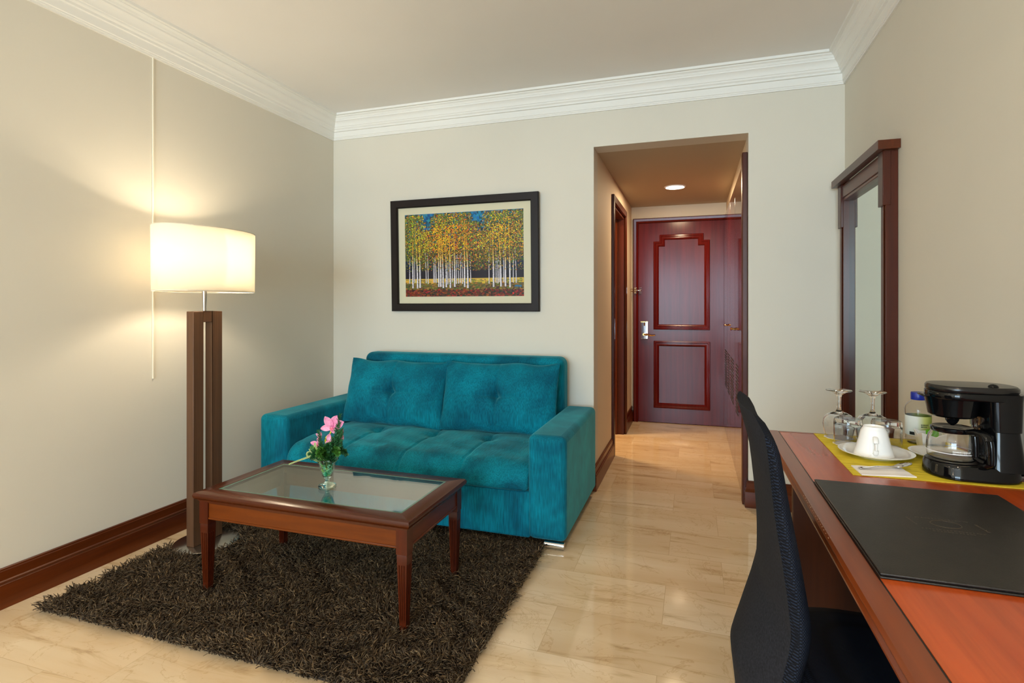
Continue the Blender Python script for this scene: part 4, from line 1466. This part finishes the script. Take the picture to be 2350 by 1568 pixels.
def water_bottle():
    c = (3.318, -1.432)
    r = root('water_bottle', 'small clear water bottle with blue cap by the mirror', 'bottle', (c[0], c[1], ZM))
    out = [(0.0001, 0.004), (0.020, 0.002), (0.030, 0.0), (0.0345, 0.006), (0.0355, 0.014), (0.0345, 0.020), (0.0355, 0.026), (0.0355, 0.092), (0.0365, 0.096), (0.0365, 0.112), (0.034, 0.122), (0.026, 0.132), (0.0195, 0.138), (0.0175, 0.142), (0.0175, 0.146)]
    B().lathe(out, (c[0], c[1], ZM), 40).build('bottle_body', M['bottle'], r, smooth=50, solid=0.0006)
    B().lathe([(0.0199, 0.142), (0.0203, 0.143), (0.0203, 0.164), (0.0190, 0.1665), (0.0001, 0.167)], (c[0], c[1], ZM), 40).build('cap', M['blue_cap'], r, smooth=40)
    # label sleeve: pale paper turning green to the right
    g = N('bottle_label').set(rough=0.5)
    tc_ = g.n('ShaderNodeTexCoord')
    sx = g.n('ShaderNodeSeparateXYZ')
    g.link(tc_.outputs['Object'], sx.inputs[0])
    mr = g.n('ShaderNodeMapRange')
    mr.inputs['From Min'].default_value = -0.03
    mr.inputs['From Max'].default_value = 0.035
    g.link(sx.outputs['X'], mr.inputs['Value'])
    g.color(g.ramp(mr.outputs[0], [(0.25, lin((226, 232, 226))), (0.55, lin((206, 214, 130))), (0.95, lin((150, 178, 60)))]))
    lab = B().lathe([(0.0362, 0.028), (0.0362, 0.091)], (c[0], c[1], ZM), 48).build('label', g.m, r, smooth=60)
    t = B()
    def on(a0, a1, z0, z1):
        n = 6
        t.rings([[(c[0] + 0.0366 * math.cos(a0 + (a1 - a0) * k / n), c[1] + 0.0366 * math.sin(a0 + (a1 - a0) * k / n), ZM + z) for k in range(n + 1)] for z in (z0, z1)], False)
    R = random.Random(2)
    # two bold lines and two fine lines of small print, facing the room
    base_a = -pi / 2 - 0.10
    for (zz, hh, nch, wch) in ((0.0625, 0.0042, 15, 0.036), (0.0560, 0.0042, 12, 0.036), (0.0500, 0.0012, 18, 0.030), (0.0465, 0.0012, 16, 0.030)):
        a = base_a
        for k in range(nch):
            w = wch * R.uniform(0.65, 1.0)
            on(a, a + w * 0.75, zz, zz + hh)
            a += wch * 1.12
    on(-2.55, -2.05, 0.030, 0.040)
    t.build('print', M['text_black'], lab, smooth=0)


water_bottle()


def creamer():
    c = (3.322, -1.515)
    r = root('square_dish', 'small white square dish beside the water bottle', 'dish', (c[0], c[1], ZM))
    def sq(h, z, n=40, dip=0.0):
        ring = []
        for k in range(n):
            a = 2 * pi * k / n + pi / 4
            ca_, sa_ = math.cos(a), math.sin(a)
            m = max(abs(ca_), abs(sa_))
            kx = 0.82 + 0.18 * (m - 0.7071) / 0.2929
            x, y = ca_ / m * h * (1 - 0.08 * (1 - m)), sa_ / m * h
            ring.append((c[0] + x, c[1] + y, ZM + z + dip * (abs(x * y) / h / h)))
        return ring
    b = B().rings([sq(0.004, 0.0), sq(0.024, 0.0), sq(0.027, 0.006), sq(0.033, 0.044, dip=0.010), sq(0.031, 0.0455, dip=0.010), sq(0.0255, 0.010), sq(0.004, 0.008)], True, True, True)
    b.build('dish_body', M['porcelain'], r, smooth=50)
    R = random.Random(8)
    for k, (dx, dy, rz, lab, mt) in enumerate(((0.006, 0.0, 0.5, 'bright green sweetener sachet in the square dish', plain('green_sachet', (110, 200, 30), 0.5)),
                                              (-0.010, 0.006, 0.3, 'white sugar sachet leaning in the square dish', M['paper']))):
        w, h = 0.018, 0.022
        ca_, sa_ = math.cos(rz), math.sin(rz)
        vs = []
        for (u, v_) in ((-1, 0), (1, 0), (1, 1), (-1, 1)):
            for s in (-1, 1):
                vs.append((c[0] + dx + u * w * ca_ + s * 0.001, c[1] + dy + u * w * sa_ + 0.010 * v_, ZM + 0.0115 + v_ * (0.048 - 0.006 * k)))
        bb = B().add(vs, [(0, 2, 4, 6), (7, 5, 3, 1), (0, 1, 3, 2), (2, 3, 5, 4), (4, 5, 7, 6), (6, 7, 1, 0)])
        tag(bb.build('sachet', mt, smooth=0, origin=(c[0] + dx, c[1] + dy, ZM + 0.0115)), lab, 'sachet', 'sachets in the square dish')


creamer()


# ---------------------------------------------------------------- drip coffee maker
def coffee_maker():
    cx, cy = 3.274, -1.800                  # centre of the hot plate
    tx = 3.355                              # tower centre
    r = root('coffee_maker', 'glossy black drip coffee maker at the desk wall side', 'coffee maker', (3.30, cy, ZM))
    Z = ZM

    def outline(k, kx=1.0, n=56):
        """plan of the machine: round front, squarish rear"""
        ring = []
        for i in range(n):
            a = 2 * pi * i / n
            ca_, sa_ = math.cos(a), math.sin(a)
            if ca_ < 0:
                ring.append((cx + 0.064 * k * ca_, cy + 0.076 * k * sa_))
            else:
                e = 0.45
                ring.append((cx + 0.140 * kx * abs(ca_) ** e, cy + 0.078 * k * math.copysign(abs(sa_) ** 0.8, sa_)))
        return ring

    def tower(k, x0, x1, n=40):
        ring = []
        mx, hx_ = (x0 + x1) / 2, (x1 - x0) / 2
        for i in range(n):
            a = 2 * pi * i / n
            ca_, sa_ = math.cos(a), math.sin(a)
            ring.append((mx + hx_ * math.copysign(abs(ca_) ** 0.5, ca_), cy + 0.070 * k * math.copysign(abs(sa_) ** 0.6, sa_)))
        return ring
    L = lambda ring, z: [(x, y, Z + z) for x, y in ring]
    B().rings([L(outline(0.96, 0.99), 0.0), L(outline(1.0), 0.003), L(outline(1.0), 0.012), L(outline(0.985, 0.995), 0.014), L(outline(0.97, 0.99), 0.030), L(outline(0.92, 0.97), 0.037), L(outline(0.86, 0.9), 0.038)],
              True, True, True).build('base', M['black_plastic'], r, smooth=40)
    B().lathe([(0.056, 0.037), (0.058, 0.040), (0.052, 0.041), (0.0001, 0.0405)], (cx, cy, Z), 40).build('hot_plate', M['satin_plastic'], r)
    # tower: flared bottom, straight upper part
    B().rings([L(tower(1.06, 3.322, 3.416), 0.030), L(tower(1.0, 3.326, 3.412), 0.06), L(tower(0.94, 3.330, 3.406), 0.110), L(tower(0.92, 3.331, 3.404), 0.128)], True, True, True).build('tower_foot', M['black_plastic'], r, smooth=40)
    B().rings([L(tower(0.94, 3.328, 3.408), 0.129), L(tower(0.96, 3.325, 3.410), 0.205), L(tower(0.98, 3.322, 3.412), 0.224)], True, True, True).build('water_tank', M['black_plastic'], r, smooth=40)
    # filter basket: tapered cup over the carafe
    B().lathe([(0.014, 0.142), (0.016, 0.150), (0.046, 0.155), (0.053, 0.160), (0.060, 0.200), (0.062, 0.208), (0.0001, 0.209)], (cx, cy, Z), 48).build('filter_basket', M['black_plastic'], r, smooth=35)
    B().rings([L(outline(0.90, 0.98), 0.205), L(outline(0.93, 0.99), 0.209), L(outline(0.93, 0.99), 0.222), L(outline(0.90, 0.98), 0.225)], True, True, True).box(cx - 0.073, cy - 0.020, Z + 0.2065, cx - 0.045, cy + 0.020, Z + 0.213).build('basket_rim', M['black_plastic'], r, smooth=40, bevel=0.002)
    ld = B().rings([L(outline(0.88, 0.97), 0.225), L(outline(0.91, 0.985), 0.228), L(outline(0.91, 0.985), 0.236), L(outline(0.86, 0.95), 0.241), L(outline(0.5, 0.7), 0.2425), L(outline(0.02, 0.1), 0.243)], True, True, True).build('lid', M['satin_plastic'], r, smooth=40)
    B().sphere((3.345, cy - 0.045, Z + 0.242), 0.009, 1.3, 1, 0.8).build('lid_catch', M['black_plastic'], ld)
    B().lathe([(0.004, 0.130), (0.012, 0.138), (0.014, 0.150)], (cx, cy, Z), 20, cap0=True).build('drip_spout', M['black_plastic'], r)
    # plug and cord at the wall
    B().box(W - 0.016, cy - 0.045, Z + 0.030, W - 0.003, cy - 0.015, Z + 0.062).tube(bez([(W - 0.014, cy - 0.03, Z + 0.045), (W - 0.018, cy - 0.03, Z + 0.02), (3.41, cy - 0.01, Z + 0.012)], 6), 0.003, 8).build('power_plug', M['satin_plastic'], r)
    # the carafe lifts off: a thing of its own
    z0 = Z + 0.0414
    k = root('glass_carafe', 'glass carafe with black handle on the coffee maker plate', 'carafe', (cx, cy, z0))
    out = [(0.0001, 0.0), (0.046, 0.0), (0.0545, 0.006), (0.0565, 0.020), (0.056, 0.045), (0.052, 0.062), (0.045, 0.074), (0.044, 0.080)]
    inn = [(0.0425, 0.080), (0.0435, 0.074), (0.0505, 0.061), (0.0545, 0.045), (0.055, 0.020), (0.053, 0.007), (0.045, 0.0018), (0.0001, 0.0018)]
    B().lathe(out + inn, (cx, cy, z0), 56).build('glass_jug', M['glass'], k, smooth=50)
    B().lathe([(0.0455, 0.073), (0.0475, 0.078), (0.0475, 0.084), (0.045, 0.086), (0.036, 0.082), (0.016, 0.080), (0.015, 0.0805), (0.0001, 0.0805)], (cx, cy, z0), 40).build('jug_lid', M['black_plastic'], k, smooth=40)
    B().lathe([(0.0568, 0.021), (0.0572, 0.0215), (0.0572, 0.0225), (0.0568, 0.023)], (cx, cy, z0), 56).build('level_line', M['text_white'], k)
    hd = Vector((0.50, -0.866, 0)).normalized()
    c0_ = Vector((cx, cy, z0))
    def q(o, z):
        return c0_ + hd * o + Vector((0, 0, z))
    hb = B().tube(bez([q(0.044, 0.080), q(0.062, 0.084), q(0.084, 0.080), q(0.094, 0.066), q(0.097, 0.040), q(0.097, 0.012), q(0.090, 0.003)], 8), 0.0125, 12, flat=0.62)
    hb.tube([q(0.0585, 0.072), q(0.0600, 0.055), q(0.0612, 0.018)], 0.0085, 10)
    hb.tube([q(0.060, 0.018), q(0.074, 0.012), q(0.086, 0.010)], 0.008, 10)
    h = hb.build('handle', M['black_plastic'], k, smooth=50)
    B().sphere(q(0.0685, 0.018) + Vector((-0.866, -0.5, 0)) * 0.0, 0.004).build('rivet', M['chrome'], h)
    # small white print on the glass
    t = B()
    R = random.Random(5)
    def on(a0, a1, za, zb):
        n = 4
        t.rings([[(cx + 0.0571 * math.cos(a0 + (a1 - a0) * i / n), cy + 0.0571 * math.sin(a0 + (a1 - a0) * i / n), z0 + z) for i in range(n + 1)] for z in (za, zb)], False)
    for zz, n_ in ((0.027, 14), (0.0215, 11)):
        a = -pi / 2 - 0.33
        for i in range(n_):
            on(a, a + 0.034 * R.uniform(0.6, 1), zz, zz + 0.0034)
            a += 0.05
    t.build('print', M['text_white'], k, smooth=0)


coffee_maker()


# ---------------------------------------------------------------- leather desk folder
def folder():
    r = root('leather_folder', 'black leather desk folder lying on the desk', 'folder', (3.10, -2.25, ZT))
    x0, x1, y0, y1 = 2.908, 3.292, -2.514, -1.992
    B().box(x0, y0, ZT, x1, y1, ZT + 0.0038).build('bottom_cover', M['leather'], r, bevel=0.0016, segs=3)
    B().box(x0 + 0.004, y0 + 0.004, ZT + 0.0040, x1 - 0.004, y1 - 0.004, ZT + 0.0048).build('inner_sheet', M['void'], r, smooth=0)
    top = B().box(x0 + 0.001, y0 + 0.001, ZT + 0.0050, x1, y1, ZT + 0.0092).build('top_cover', M['leather'], r, bevel=0.0018, segs=3)
    # faint embossed crest: a shallow ring with rows of worn lettering round it
    m = B()
    z = ZT + 0.0093
    cx, cy = 3.100, -2.238
    R = random.Random(6)
    pts = [(cx + 0.026 * math.cos(2 * pi * i / 40), cy + 0.020 * math.sin(2 * pi * i / 40), z) for i in range(41)]
    m.tube(pts, 0.0006, 5)
    def row(xa, ya, xb, yb, n):
        for i in range(n):
            t = (i + R.uniform(-.15, .15)) / n
            x, y = xa + (xb - xa) * t, ya + (yb - ya) * t
            m.box(x, y, z - 0.0004, x + R.uniform(0.002, 0.0042), y + R.uniform(0.0012, 0.003), z + 0.0002)
    row(cx - 0.045, cy + 0.027, cx + 0.05, cy + 0.027, 16)
    row(cx - 0.052, cy - 0.036, cx + 0.055, cy - 0.036, 18)
    row(cx - 0.036, cy - 0.045, cx + 0.036, cy - 0.045, 12)
    row(cx - 0.062, cy + 0.018, cx - 0.056, cy - 0.022, 8)
    row(cx + 0.054, cy + 0.014, cx + 0.062, cy - 0.026, 8)
    m.build('embossed_crest', plain('worn_emboss', (72, 60, 42), 0.45), top, smooth=0)


folder()
